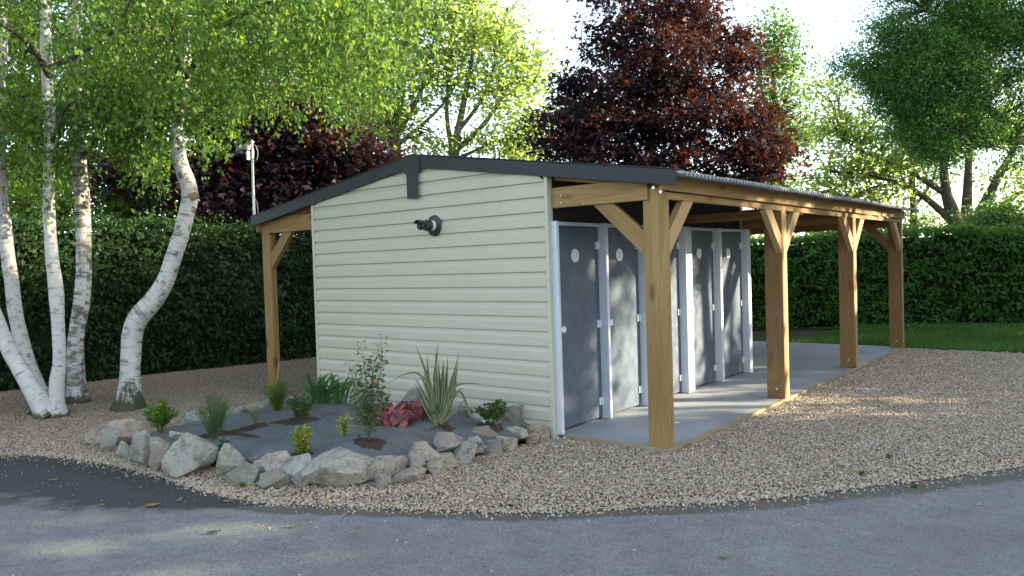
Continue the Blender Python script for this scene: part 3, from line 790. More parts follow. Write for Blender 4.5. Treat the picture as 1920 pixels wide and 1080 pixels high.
def soil_patch(x, y, rx, ry, rot=0, h=.012):
    n, m_ = 10, 44; V = []; F = []
    for i in range(n + 1):
        t = i / n
        for k_ in range(m_):
            a = 2 * math.pi * k_ / m_; rr = t * (1 + .35 * noise.noise(Vector((math.cos(a) * 1.5 + x * 9, math.sin(a) * 1.5 + y * 9, 0))) + .22 * noise.noise(Vector((math.cos(a) * 5 + x * 9, math.sin(a) * 5 + y * 9, 2))))
            u, v = rx * rr * math.cos(a), ry * rr * math.sin(a)
            xx, yy = x + u * math.cos(rot) - v * math.sin(rot), y + u * math.sin(rot) + v * math.cos(rot)
            zz = float(bed_h(xx, yy)[0]) + .003 + h * (1 - t * t) + (.016 * noise.noise(Vector((xx * 40, yy * 40, 0))) + .010 * noise.noise(Vector((xx * 90, yy * 90, 5)))) * (1 - t * t) - .006 * t ** 4
            V.append((xx, yy, zz))
    for i in range(n):
        for k_ in range(m_):
            k2 = (k_ + 1) % m_; F.append((i * m_ + k_, i * m_ + k2, (i + 1) * m_ + k2, (i + 1) * m_ + k_))
    V = [tuple(v) for v in V]; oct_ = [(1, 0, 0), (0, 1, 0), (-1, 0, 0), (0, -1, 0), (0, 0, 1), (0, 0, -1)]
    for q in range(int(900 * (rx * ry) ** .5)):
        a = random.uniform(0, 6.283); t = abs(random.gauss(0, .62)); u, v = rx * t * math.cos(a), ry * t * math.sin(a)
        xx, yy = x + u * math.cos(rot) - v * math.sin(rot), y + u * math.sin(rot) + v * math.cos(rot)
        r = random.uniform(.003, .011) * (1.15 - .5 * min(t, 1.4)); zz = float(bed_h(xx, yy)[0]) + .004 + (h * (1 - t * t) if t < 1 else 0) + r * .4
        b0 = len(V); V += [(xx + ox * r * random.uniform(.7, 1.4), yy + oy * r * random.uniform(.7, 1.4), zz + oz * r * .7) for ox, oy, oz in oct_]
        for k_ in range(4): F.append((b0 + k_, b0 + (k_ + 1) % 4, b0 + 4, b0 + 4)); F.append((b0 + (k_ + 1) % 4, b0 + k_, b0 + 5, b0 + 5))
    me = bpy.data.meshes.new('soil_patch'); me.from_pydata([tuple(map(float, v)) for v in V], [], [tuple(int(q) for q in (f if f[2] != f[3] else f[:3])) for f in F]); me.update()
    put('soil_patch', me, fab, m_soil)

def rock_mesh(name, seed, sx, sy, sz, sub=4, cuts=13):
    rr = random.Random(seed)
    bm = bmesh.new(); bmesh.ops.create_icosphere(bm, subdivisions=sub, radius=1)
    planes = []
    for i in range(cuts):
        d = Vector((rr.gauss(0, 1), rr.gauss(0, 1), rr.gauss(0, 1))).normalized(); planes.append((d, rr.choice((.52, .62, .72, .8, .88)) + rr.uniform(-.04, .04)))
    for v in bm.verts:
        p = v.co.copy()
        p.x = math.copysign(abs(p.x) ** .5, p.x); p.y = math.copysign(abs(p.y) ** .5, p.y); p.z = math.copysign(abs(p.z) ** .5, p.z)
        for d, t in planes:
            e = p.dot(d) - t
            if e > 0: p -= d * e
        nn = noise.noise(p * 1.7 + Vector((seed * 3.1, 0, 0))) * .05 + noise.noise(p * 4.5 + Vector((0, seed * 2.3, 0))) * .045 + noise.noise(p * 11 + Vector((0, seed, 4))) * .040 + noise.noise(p * 24 + Vector((3, seed, 4))) * .012
        p *= 1 + nn
        v.co = p
    xs = [v.co.x for v in bm.verts]; ys = [v.co.y for v in bm.verts]; zs = [v.co.z for v in bm.verts]
    cx, cy, cz = (max(xs) + min(xs)) / 2, (max(ys) + min(ys)) / 2, min(zs)
    for v in bm.verts:
        v.co.x = (v.co.x - cx) * sx / (max(xs) - min(xs)); v.co.y = (v.co.y - cy) * sy / (max(ys) - min(ys)); v.co.z = (v.co.z - cz) * sz / (max(zs) - min(zs))
    me = from_bm(name, bm, True)
    me.set_sharp_from_angle(angle=R(17))
    return me
YAW = math.atan2(RGT[1], RGT[0])
PALE, GREY, TAN, BEIGE, BROWN, WARM, GREEN = (.56, .53, .47, 1), (.36, .345, .31, 1), (.47, .415, .31, 1), (.54, .47, .35, 1), (.21, .18, .145, 1), (.60, .46, .28, 1), (.38, .37, .31, 1)
# each stone: photo extent x0 x1 ytop ybase, tone, depth/width, ground row its foot stands over (None: its own base), tilt
ROCKS = [
 (168, 318, 789, 836, WARM, .55, 838, 6), (190, 225, 803, 848, GREY, .7, 851, 14), (223, 242, 828, 858, PALE, 1, 859, 0), (240, 287, 808, 873, GREY, .8, 876, 0), (281, 324, 820, 881, TAN, .8, 884, -4),
 (313, 414, 815, 890, PALE, .6, 893, 0), (318, 338, 811, 826, PALE, 1, 874, 0), (406, 456, 836, 902, TAN, .8, 897, 8), (428, 488, 870, 909, GREEN, .7, 910, 0), (456, 507, 854, 885, GREEN, .8, 886, 10), (466, 499, 864, 902, PALE, .8, 899, 18),
 (496, 554, 851, 908, BEIGE, .8, 909, -14), (524, 592, 857, 916, PALE, .8, 914, 6), (488, 545, 886, 919, BROWN, .7, 919, 0), (578, 724, 853, 922, PALE, .62, 922, 3), (584, 628, 870, 900, TAN, .8, 900, 0),
 (702, 737, 861, 881, PALE, .9, 898, 0), (704, 734, 889, 919, GREY, .9, 919, 0), (716, 769, 857, 902, TAN, .8, 902, -10), (737, 797, 884, 911, BEIGE, .8, 911, 4), (766, 799, 856, 888, GREY, .9, 897, 0), (766, 827, 836, 869, BEIGE, .8, 889, -5),
 (797, 840, 866, 893, TAN, .8, 894, 0), (814, 865, 815, 852, TAN, .8, 876, 10), (812, 858, 851, 884, TAN, .8, 885, 0), (846, 890, 831, 876, PALE, .8, 876, 12), (870, 909, 821, 861, PALE, .8, 861, 20), (901, 939, 824, 858, GREY, .8, 858, 14),
 (881, 934, 807, 832, GREY, .8, 846, 0), (905, 946, 801, 827, BEIGE, .8, 840, 0), (928, 967, 818, 853, BEIGE, .8, 853, 10), (943, 989, 803, 829, BEIGE, .8, 840, 0), (981, 1030, 797, 831, WARM, .8, 832, -8), (987, 1009, 812, 837, WARM, .9, 837, 0),
 (934, 1002, 790, 809, BROWN, .7, 824, 0),
 (257, 299, 791, 808, GREY, .8, 812, 0), (295, 314, 796, 812, BEIGE, .9, 815, 0), (324, 342, 796, 808, BEIGE, .9, 812, 0), (348, 384, 775, 801, PALE, .7, 803, 0), (382, 404, 779, 792, BEIGE, .8, 794, 0), (422, 453, 769, 790, BEIGE, .8, 792, 0), (437, 464, 764, 783, GREY, .8, 785, 12), (462, 506, 754, 772, BEIGE, .7, 774, 0), (494, 520, 750, 765, GREY, .8, 767, 0), (532, 560, 744, 757, BEIGE, .8, 757, 0)]
border = empty('rock_border', (-2.3, -2.6, ZG), 'low border of loose pale limestone rocks around the planting bed', 'rock border')
for i, (x0, x1, yt, yb, tone, dr, yg, tilt) in enumerate(ROCKS):
    xc = (x0 + x1) / 2; g = at_z(xc, yg, ZG - .01); dep = depth_of(g)
    wm = (x1 - x0) / FPX * dep * 1.13; hm = (yb - yt) / FPX * dep * 1.02; dm = max(wm * dr, .12)
    base = at_d(xc, yb, dep); fd = ray(xc, yb) * np.array([1, 1, 0]); fd /= np.linalg.norm(fd)
    base = base + fd * dm * .42
    zb = base[2] - .012 if yg - yb > 6 else ZG - .03
    hm += max(0, base[2] - zb) if yg - yb <= 6 else .02
    me = rock_mesh('rock', i + 11, wm, dm, hm, 4 if wm > .22 else 3, 18 + i % 6)
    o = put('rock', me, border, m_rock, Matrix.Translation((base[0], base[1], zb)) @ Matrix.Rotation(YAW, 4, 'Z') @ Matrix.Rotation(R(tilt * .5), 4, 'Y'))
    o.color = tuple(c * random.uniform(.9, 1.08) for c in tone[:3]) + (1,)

def boulder(name, x0, x1, yt, yb, zbase, tone, label, seed, dr=.7):
    xc = (x0 + x1) / 2; g = at_z(xc, yb, zbase); dep = depth_of(g) + .06
    wm = (x1 - x0) / FPX * dep; hm = (yb - yt) / FPX * dep + .05
    o = put(name, rock_mesh(name, seed, wm, wm * dr, hm), None, m_rock, Matrix.Translation((g[0], g[1] , g[2] - .04)) @ Matrix.Rotation(YAW, 4, 'Z'))
    o.color = tone; return tag(o, label, 'boulder')
boulder('boulder', 749, 799, 728, 778, .10, (.19, .15, .12, 1), 'dark brown upright boulder behind the red leaved plant', 91, .6)
boulder('boulder', 943, 987, 759, 797, .06, (.25, .235, .23, 1), 'grey brown boulder against the siding beside the small rose', 93, .6)
boulder('boulder', 838, 884, 764, 784, .07, (.07, .075, .08, 1), 'low dark slate boulder behind the striped flax', 95, .5)
boulder('boulder', 636, 650, 734, 752, .06, (.30, .24, .19, 1), 'small brown boulder half hidden by the dark strap leaved clump', 97, .8)
#PART2
# ------------------------------------------------------------------ loose gravel (real pebbles)
def scatter_pebbles():
    n = 1500000
    P = np.stack([rng.uniform(-9.0, 8.5, n), rng.uniform(-6.2, 9.05, n)], 1)
    fx_, fy_, fd_ = to_px(np.column_stack([P, np.full(len(P), ZG)])); P = P[(fd_ > 2) & (fx_ > -60) & (fx_ < 1980) & (fy_ < 1110) & ~((P[:, 0] > -3.5) & (P[:, 0] < 1.1) & (P[:, 1] > .2))]; n = len(P)
    d = edge_dist(P)
    # ragged fringe: fewer and fewer stones beyond the edge
    keep = (d < 0) | (rng.random(n) < .42 * np.exp(-np.clip(d, 0, 9) / .045)) | (rng.random(n) < .020 * np.exp(-np.clip(d, 0, 9) / .40))
    keep &= ~((P[:, 0] > -3.66) & (P[:, 0] < 1.205) & (P[:, 1] > .035))
    keep &= ~((P[:, 0] > GX0 - .02) & (P[:, 0] < .02) & (P[:, 1] > -.04) & (P[:, 1] < .5))
    keep &= ~(in_poly(P, BED) & (poly_dist_far(P) > .05))
    keep &= P[:, 1] < LAWN_Y(P[:, 0]) + .04 * rng.normal(size=n)
    hedge_x = np.interp(P[:, 1], [-7, -3, 0, 2.2, 5, 11], [-9.6, -9.0, -8.6, -8.1, -7.8, -7.6]); keep &= P[:, 0] > hedge_x + .1
    z = gravel_h(P[:, 0], P[:, 1])
    z = np.where(d > -.25, z - (ZG - ZR) * np.clip((d + .25) / .3, 0, 1), z)
    Q = np.column_stack([P, z]); x, y, dep = to_px(Q)
    keep &= (dep > 2) & (x > -50) & (x < 1970) & (y < 1100)
    dens = np.clip((7.5 / np.maximum(dep, 1)) ** 1.1, .32, 1.0)
    keep &= rng.random(n) < dens
    Q = Q[keep]; dd = dens[keep]; dk = d[keep]
    r = np.exp(rng.normal(math.log(.0069), .28, len(Q))).clip(.004, .0165) * (1 / np.sqrt(dd)) ** .8
    r = np.where(dk > .08, r * .75, r)
    Q[:, 2] += r * .10 + rng.uniform(-.008, .008, len(Q)) * (dk < -.1)
    me = bpy.data.meshes.new('gravel'); me.vertices.add(len(Q)); me.vertices.foreach_set('co', Q.astype(np.float32).ravel())
    a = me.attributes.new('r', 'FLOAT', 'POINT'); a.data.foreach_set('value', r.astype(np.float32))
    me.update()
    o = put('gravel', me, None, m_pebble)
    g = bpy.data.node_groups.new('pebble_scatter', 'GeometryNodeTree')
    g.interface.new_socket('Geometry', in_out='INPUT', socket_type='NodeSocketGeometry'); g.interface.new_socket('Geometry', in_out='OUTPUT', socket_type='NodeSocketGeometry')
    N = g.nodes; L = g.links
    gi = N.new('NodeGroupInput'); go = N.new('NodeGroupOutput')
    ico = N.new('GeometryNodeMeshIcoSphere'); ico.inputs['Subdivisions'].default_value = 2; ico.inputs['Radius'].default_value = 1
    sp = N.new('GeometryNodeSetPosition'); nz = N.new('ShaderNodeTexNoise'); nz.inputs['Scale'].default_value = .9; nz.inputs['Detail'].default_value = 1
    vm_ = N.new('ShaderNodeVectorMath'); vm_.operation = 'SUBTRACT'; vm_.inputs[1].default_value = (.5, .5, .5)
    vs = N.new('ShaderNodeVectorMath'); vs.operation = 'SCALE'; vs.inputs['Scale'].default_value = .9
    L.new(nz.outputs['Color'], vm_.inputs[0]); L.new(vm_.outputs[0], vs.inputs[0]); L.new(vs.outputs[0], sp.inputs['Offset']); L.new(ico.outputs['Mesh'], sp.inputs['Geometry'])
    sm = N.new('GeometryNodeSetShadeSmooth'); L.new(sp.outputs[0], sm.inputs[0])
    mt = N.new('GeometryNodeSetMaterial'); mt.inputs['Material'].default_value = m_pebble; L.new(sm.outputs[0], mt.inputs[0])
    ip = N.new('GeometryNodeInstanceOnPoints'); L.new(gi.outputs[0], ip.inputs['Points']); L.new(mt.outputs[0], ip.inputs['Instance'])
    rr = N.new('FunctionNodeRandomValue'); rr.data_type = 'FLOAT_VECTOR'; rr.inputs[0].default_value = (-.5, -.5, 0); rr.inputs[1].default_value = (.5, .5, 6.283)
    L.new(rr.outputs[0], ip.inputs['Rotation'])
    rs = N.new('FunctionNodeRandomValue'); rs.data_type = 'FLOAT_VECTOR'; rs.inputs[0].default_value = (.8, .65, .42); rs.inputs[1].default_value = (1.55, 1.15, .85); rs.inputs['Seed'].default_value = 5
    at = N.new('GeometryNodeInputNamedAttribute'); at.data_type = 'FLOAT'; at.inputs['Name'].default_value = 'r'
    ms = N.new('ShaderNodeVectorMath'); ms.operation = 'SCALE'; L.new(rs.outputs[0], ms.inputs[0]); L.new(at.outputs['Attribute'], ms.inputs['Scale'])
    L.new(ms.outputs[0], ip.inputs['Scale']); L.new(ip.outputs[0], go.inputs[0])
    md = o.modifiers.new('pebbles', 'NODES'); md.node_group = g
    tag(o, 'mixed tan, grey and white river gravel around the block', None, None, 'stuff')
    print('pebbles', len(Q))
scatter_pebbles()

# ------------------------------------------------------------------ lawn grass and daisies
def grass():
    n = 90000
    x = rng.uniform(-1.2, 9, n); y = rng.uniform(8.9, 17, n)
    P = np.column_stack([x, y, np.full(n, -.035)]); px, py, dep = to_px(P)
    k = (px > 1380) & (px < 1960) & (y > LAWN_Y(x) + .03 * rng.normal(size=n)) & (x > -.8 + .15 * rng.normal(size=n)); P = P[k]; n = len(P)
    T = np.column_stack([rng.normal(0, .45, (n, 2)), np.ones(n)])
    V, F, t = leaf_arrays(P, T, rng.uniform(.035, .085, n), .16, np.clip(.5 + .25 * np.sin(P[:, 0] * 2.1) * np.cos(P[:, 1] * 1.7) + .22 * rng.normal(size=n), 0, 1))
    o = put('grass', leaf_mesh('grass', [(V, F, t)]), None, m_grass); tag(o, 'short green lawn between the gravel and the far hedge', None, None, 'stuff')
    m = 260; cx = rng.choice([0.6, 1.0, 2.2, 2.9, 1.6], m) + .35 * rng.normal(size=m); cy = 12.4 + .39 * cx + rng.normal(0, .5, m)
    B0 = np.column_stack([cx, cy, rng.uniform(.02, .06, m)]); a = np.linspace(0, 2 * math.pi, 6, endpoint=False)
    parts = []
    for q in range(0, 6, 1):
        D = np.tile([math.cos(a[q]), math.sin(a[q]), .15], (m, 1))
        parts.append(leaf_arrays(B0, D, .013, .7, np.ones(m), 0, 0, np.tile([0, 0, 1.], (m, 1))))
    o = put('daisy_flowers', leaf_mesh('daisy_flowers', parts), None, m_white); tag(o, 'tiny white daisies dotted over the lawn', None, None, 'stuff')
grass()

# ------------------------------------------------------------------ hedges
def hedge(name, label, face, h, th, per_m2, L, mat, bump, top_var=.10, z0=-.05):
    face = np.array(face, float)
    e = empty(name, (face[:, 0].mean(), face[:, 1].mean(), z0), label, 'hedge')
    seg = np.diff(face, axis=0); ln = np.linalg.norm(seg, axis=1); tot = ln.sum(); cum = np.concatenate([[0], np.cumsum(ln)])
    def pos(s):
        i = np.clip(np.searchsorted(cum, s, side='right') - 1, 0, len(seg) - 1); t = (s - cum[i]) / ln[i]
        p = face[i] + seg[i] * t[:, None]; d = seg[i] / ln[i][:, None]
        return p, np.stack([d[:, 1], -d[:, 0]], 1)          # outward normal: to the right of the walking direction
    def wav(s, z): return bump * (np.sin(s * 1.7 + 3 * np.sin(z * 1.3)) * .5 + np.sin(s * 4.3 + z * 3.1) * .35 + np.sin(s * 9.1 - z * 7.3) * .25)
    def topz(s): return h + top_var * (np.sin(s * .9) * .5 + np.sin(s * 2.7 + 1) * .35 + np.sin(s * 6.1) * .25)
    n = int(tot * h * per_m2)
    per = 9; m0 = n // per; n = m0 * per
    cs = rng.uniform(0, tot, m0); cz = rng.uniform(0, 1, m0) * topz(cs) + z0; co = rng.normal(0, .05, m0)
    s = np.clip(np.repeat(cs, per) + rng.normal(0, .11, n), 0, tot - 1e-3); z = np.maximum(np.repeat(cz, per) + rng.normal(0, .040, n), z0)
    ctint = np.repeat(rng.random(m0), per)
    p, nm = pos(s); off = wav(s, z) + np.repeat(co, per) - np.abs(rng.normal(0, .06, n)) + .06 * (rng.random(n) < .12) * rng.random(n)
    off -= .25 * np.clip((z - z0) / topz(s) - .93, 0, 1) / .07 * rng.random(n)
    P = np.column_stack([p + nm * off[:, None], z])
    T = np.column_stack([nm * rng.uniform(.2, 1., n)[:, None] + rng.normal(0, .45, (n, 2)), rng.normal(-.35, .5, n)])
    Nn = np.column_stack([nm * .7, np.full(n, .7)]) + rng.normal(0, .45, (n, 3))
    clump = .5 + .5 * np.sin(s * 5.3 + 2 * np.sin(z * 6)) * np.sin(z * 7.7 + s)
    A = leaf_arrays(P, T, rng.uniform(.7, 1.25, n) * L, .62, np.clip(.25 * clump + .40 * ctint + .45 * rng.random(n) - .05, 0, 1), .10, .08, Nn)
    m = int(tot * th * per_m2 * .9)
    s2 = rng.uniform(0, tot, m); p2, n2 = pos(s2); w2 = rng.uniform(-th, .03, m)
    P2 = np.column_stack([p2 + n2 * w2[:, None], topz(s2) + z0 + rng.normal(0, .05, m) + .20 * (rng.random(m) < .12) * rng.random(m)])
    T2 = np.column_stack([rng.normal(0, .7, (m, 2)), rng.uniform(-.2, .9, m)])
    A2 = leaf_arrays(P2, T2, rng.uniform(.7, 1.25, m) * L, .62, rng.random(m), .1, .08)
    f = put('foliage', leaf_mesh('foliage', [A, A2]), e, mat); f['kind'] = 'stuff'
    # near-black box core that fills the hedge behind its leaves
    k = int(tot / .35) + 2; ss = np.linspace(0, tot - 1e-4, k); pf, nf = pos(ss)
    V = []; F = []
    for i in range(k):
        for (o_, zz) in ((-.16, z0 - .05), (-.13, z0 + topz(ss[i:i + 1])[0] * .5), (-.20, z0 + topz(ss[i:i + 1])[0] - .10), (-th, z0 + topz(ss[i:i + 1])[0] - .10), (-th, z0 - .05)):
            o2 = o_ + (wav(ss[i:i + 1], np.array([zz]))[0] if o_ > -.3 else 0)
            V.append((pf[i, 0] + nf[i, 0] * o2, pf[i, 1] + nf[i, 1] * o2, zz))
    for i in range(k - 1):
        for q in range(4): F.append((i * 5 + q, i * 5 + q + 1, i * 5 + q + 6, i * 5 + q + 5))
    put('dark_core', mesh_np('dark_core', V, F, False), e, m_hcore)
    return e
m_hcore = simple('dark_hedge_core', (.012, .018, .008), .95, 0, .6, 30, .05)
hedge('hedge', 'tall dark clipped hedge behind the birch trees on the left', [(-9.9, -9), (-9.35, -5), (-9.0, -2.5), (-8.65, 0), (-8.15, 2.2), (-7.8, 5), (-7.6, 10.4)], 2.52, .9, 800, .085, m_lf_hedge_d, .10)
hedge('hedge', 'dense green clipped hedge beyond the lawn on the right', [(-7.6, 10.6), (-4.8, 11.85), (-2.2, 12.95), (2.2, 14.65), (8, 17), (16, 20.5)], 2.14, 1.0, 640, .10, m_lf_hedge, .12, .07)

# ------------------------------------------------------------------ trees
def tree(name, label, stems, blobs, L, mat, bark, clump=(.55, .28), leaves=60, wid=.6, twig=.012, group=None, lobes=1, droop=-.3, cat='tree', seg=10, surface=.55, tintvar=.35, base=None, twigs=True):
    """stems: [(points xyz, r0, r1)]; blobs: [(centre, (rx, ry, rz), clumps)]"""
    b0 = np.array(base if base is not None else stems[0][0][0], float)
    e = empty(name, tuple(b0), label, cat, group)
    SK = []; bag = Bag()
    for k, (pts, r0, r1) in enumerate(stems):
        P = smooth_path(pts, max(14, 7 * len(pts))); rad = np.linspace(r0, r1, len(P))
        bag.tube(P, rad, seg, .12, k); SK.append(P)
    SK = np.vstack(SK)
    C = []
    for c, rr, n in blobs:
        d = unit(rng.normal(size=(n, 3))); q = (surface + (1 - surface) * rng.random(n)) ** 1.0
        C.append(np.array(c) + d * q[:, None] * np.array(rr))
    C = np.vstack(C)
    if twigs:
        for c in C:
            dd = np.linalg.norm(SK - c, axis=1) + .35 * np.abs(SK[:, 2] - (c[2] - .6)); a = SK[dd.argmin()]
            mid = (a + c) / 2 + np.array([rng.normal(0, .10), rng.normal(0, .10), .12 * np.linalg.norm(c - a)])
            t = smooth_path([a, mid, c], 6); bag.tube(t, np.linspace(twig * min(2.0, 1 + .8 * np.linalg.norm(c - a)), twig * .4, 6), 4)
    put('trunk', bag.mesh('trunk'), e, bark)
    n = len(C) * leaves
    ci = np.repeat(np.arange(len(C)), leaves)
    sz = rng.uniform(.6, 1.35, len(C))[ci][:, None]
    P = C[ci] + rng.normal(size=(n, 3)) * np.array([clump[0], clump[0], clump[1]]) * sz
    T = np.column_stack([rng.normal(size=(n, 2)), rng.normal(droop, .6, n)])
    Nn = np.column_stack([rng.normal(0, .6, (n, 2)), np.ones(n)])
    tint = np.clip(tintvar * rng.random(len(C))[ci] + (1 - tintvar) * rng.random(n), 0, 1)
    sizes = rng.uniform(.65, 1.25, n) * L
    parts = [leaf_arrays(P, T, sizes, wid, tint, .12, .06, Nn)]
    if lobes == 3:
        Tu = unit(T); Nu = unit(Nn - Tu * np.sum(Nn * Tu, 1)[:, None]); Sd = np.cross(Tu, Nu)
        for sg in (-1, 1):
            parts.append(leaf_arrays(P, Tu * .55 + Sd * sg * .85, sizes * .85, wid, tint, .1, .1, Nu))
    f = put('crown', leaf_mesh('crown', parts), e, mat); f['kind'] = 'stuff'
    return e
def bl(px, py, dep, rx, ry, n, rdep=None):
    k = dep / FPX; c = at_d(px, py, dep); rx *= k; ry *= k
    return (c, (rx * .9, (rdep or rx) * .9, ry), n)
def st(pts, r0, r1): return ([at_d(*p) if abs(p[0]) > 20 else p for p in pts], r0, r1)

# purple maple behind the roof
D = 21.5
tree('maple_tree', 'large purple leaved maple rising behind the timber porch',
     [st([(1222, 470, D), (1225, 360, D), (1222, 260, D), (1228, 150, D), (1235, 30, D), (1240, -90, D)], .16, .04)] +
     [st([(1224, 330, D), (1160, 260, D - .5), (1060, 215, D - 1)], .06, .015), st([(1224, 300, D), (1320, 240, D), (1430, 220, D)], .06, .015), st([(1226, 200, D), (1150, 130, D), (1090, 100, D)], .05, .012), st([(1228, 180, D), (1310, 120, D), (1400, 80, D)], .05, .012)],
     [bl(1235, -80, D, 95, 70, 30), bl(1205, 0, D, 110, 50, 30), bl(1300, 10, D, 60, 40, 14), bl(1250, 65, D, 160, 45, 52), bl(1140, 75, D, 65, 35, 16), bl(1375, 65, D, 40, 25, 9), bl(1260, 125, D, 180, 42, 60), bl(1390, 115, D, 55, 25, 10),
      bl(1200, 180, D, 200, 40, 66), bl(1080, 170, D, 70, 35, 18), bl(1360, 170, D, 75, 30, 18), bl(1130, 230, D, 155, 40, 50), bl(1290, 235, D, 160, 40, 52), bl(1420, 235, D, 65, 45, 22), bl(1120, 290, D, 130, 45, 46), bl(1270, 300, D, 150, 50, 52), bl(1400, 295, D, 85, 50, 36), bl(1040, 250, D, 65, 50, 18), bl(1180, 380, D, 200, 50, 40), bl(1390, 340, D, 80, 40, 20)],
     .125, m_lf_purple, m_bark, (.32, .14), 52, .5, .010, lobes=3, droop=-.45, surface=.35)
# its darker neighbour behind the left hedge
D = 15.5
tree('maple_tree', 'shaded purple maple behind the hedge and the silver mast on the left',
     [st([(626, 480, D), (624, 380, D), (618, 280, D), (610, 180, D)], .13, .04), st([(622, 400, D), (560, 330, D), (470, 300, D), (380, 310, D)], .06, .012), st([(620, 330, D), (540, 270, D), (450, 230, D)], .05, .012)],
     [bl(560, 220, D, 120, 60, 40), bl(450, 250, D, 110, 55, 34), bl(640, 290, D, 80, 50, 30), bl(540, 300, D, 110, 50, 40), bl(430, 330, D, 100, 55, 34), bl(570, 360, D, 110, 40, 32), bl(680, 320, D, 60, 35, 18), bl(330, 340, D, 80, 60, 20), bl(470, 390, D, 120, 40, 26), bl(240, 330, D, 90, 50, 18)],
     .105, m_lf_purple, m_bark, (.30, .16), 66, .5, .009, lobes=3, droop=-.45, surface=.3)
# pale trees against the sky behind the block
D = 26
def limb(pts, r0, r1, D=26): return st([(x, y, D) for x, y in pts], r0, r1)
tree('ash_tree', 'airy pale green tree with forked limbs above the roof ridge, the left of two',
     [limb([(742, 470), (741, 380), (740, 300), (738, 255)], .27, .22), limb([(738, 258), (715, 200), (700, 130), (690, 40)], .15, .03), limb([(739, 256), (745, 190), (760, 110), (765, 20)], .13, .03), limb([(740, 262), (775, 200), (800, 140), (815, 60)], .11, .02), limb([(742, 275), (790, 235), (835, 190), (860, 150)], .08, .02), limb([(738, 270), (700, 235), (665, 225)], .07, .02)],
     [bl(700, 60, D, 90, 90, 40), bl(780, 40, D, 90, 80, 42), bl(700, 190, D, 70, 60, 24), bl(800, 140, D, 80, 60, 26), bl(660, 235, D, 50, 45, 16), bl(740, 230, D, 70, 40, 14), bl(690, 275, D, 60, 35, 16), bl(800, 275, D, 50, 25, 10)],
     .20, m_lf_lime, m_bark_l, (.52, .30), 58, .5, .020, droop=-.2, surface=.3)
tree('ash_tree', 'airy pale green tree with forked limbs beside the purple maple, the right of two',
     [limb([(848, 470), (848, 380), (850, 300), (856, 255)], .24, .19), limb([(855, 262), (870, 190), (885, 110), (890, 20)], .13, .03), limb([(852, 285), (905, 235), (950, 170), (985, 100)], .11, .02), limb([(850, 290), (838, 220), (842, 140), (850, 60)], .10, .02), limb([(856, 250), (900, 190), (930, 110), (940, 50)], .08, .02), limb([(852, 300), (920, 270), (990, 245)], .07, .015)],
     [bl(880, 40, D, 100, 80, 42), bl(950, 90, D, 70, 70, 28), bl(985, 140, D, 48, 60, 20), bl(850, 130, D, 60, 60, 16), bl(920, 180, D, 80, 50, 20), bl(990, 235, D, 50, 40, 18), bl(930, 265, D, 60, 30, 14), bl(980, 295, D, 50, 25, 16), bl(870, -60, D, 90, 60, 20)],
     .20, m_lf_lime, m_bark_l, (.52, .30), 54, .5, .020, droop=-.2, surface=.3)
D = 34
tree('ash_tree', 'tall narrow pale green tree just right of the purple maple',
     [limb([(1452, 480), (1452, 330), (1450, 200), (1452, 60)], .25, .05, D), limb([(1451, 260), (1430, 180), (1420, 90)], .10, .02, D), limb([(1451, 240), (1480, 170), (1490, 110)], .10, .02, D)],
     [bl(1450, 60, D, 45, 40, 20), bl(1455, 120, D, 62, 50, 40), bl(1450, 190, D, 65, 50, 40), bl(1460, 260, D, 70, 50, 36), bl(1440, 330, D, 70, 50, 30), bl(1510, 240, D, 40, 40, 12)],
     .20, m_lf_mid, m_bark, (.50, .28), 60, .5, .02, surface=.2)
# right hand trees behind the far hedge
D = 24
tree('field_maple', 'spreading yellow green tree with several stout stems behind the far hedge',
     [limb([(1805, 470), (1800, 435), (1782, 390), (1772, 345), (1765, 250)], .30, .09, D), limb([(1812, 470), (1812, 400), (1815, 330), (1820, 240)], .22, .07, D), limb([(1822, 470), (1835, 410), (1862, 350), (1890, 300), (1920, 240)], .22, .06, D), limb([(1840, 425), (1880, 385), (1925, 355), (1980, 330)], .12, .04, D),
      limb([(1790, 420), (1740, 375), (1690, 345), (1620, 328), (1560, 322)], .12, .025, D), limb([(1775, 365), (1700, 318), (1630, 290), (1580, 262)], .10, .02, D), limb([(1700, 345), (1640, 350), (1590, 375)], .05, .012, D)],
     [bl(1600, 250, D, 80, 60, 26), bl(1560, 190, D, 50, 60, 14), bl(1590, 320, D, 80, 45, 26), bl(1660, 300, D, 80, 60, 24), bl(1720, 250, D, 80, 70, 26), bl(1780, 250, D, 80, 50, 20), bl(1850, 230, D, 80, 60, 22), bl(1920, 230, D, 80, 80, 26), bl(1640, 375, D, 70, 28, 16), bl(1540, 380, D, 45, 35, 14), bl(1920, 330, D, 60, 40, 14), bl(1800, 120, D, 140, 100, 40)],
     .18, m_lf_lime, m_bark, (.44, .20), 54, .5, .016, surface=.25, droop=-.25)
D = 25.5
tree('young_tree', 'slender trunked green tree behind the far hedge beyond the last post',
     [limb([(1712, 480), (1713, 400), (1710, 330), (1712, 250)], .14, .06, D), limb([(1713, 390), (1745, 345), (1760, 300)], .06, .02, D), limb([(1712, 370), (1690, 330), (1670, 300)], .05, .02, D)],
     [bl(1712, 410, D, 60, 25, 14), bl(1690, 330, D, 60, 50, 16), bl(1740, 320, D, 60, 40, 14)], .15, m_lf_mid, m_bark, (.45, .22), 50, .5, .014)
D = 19.5
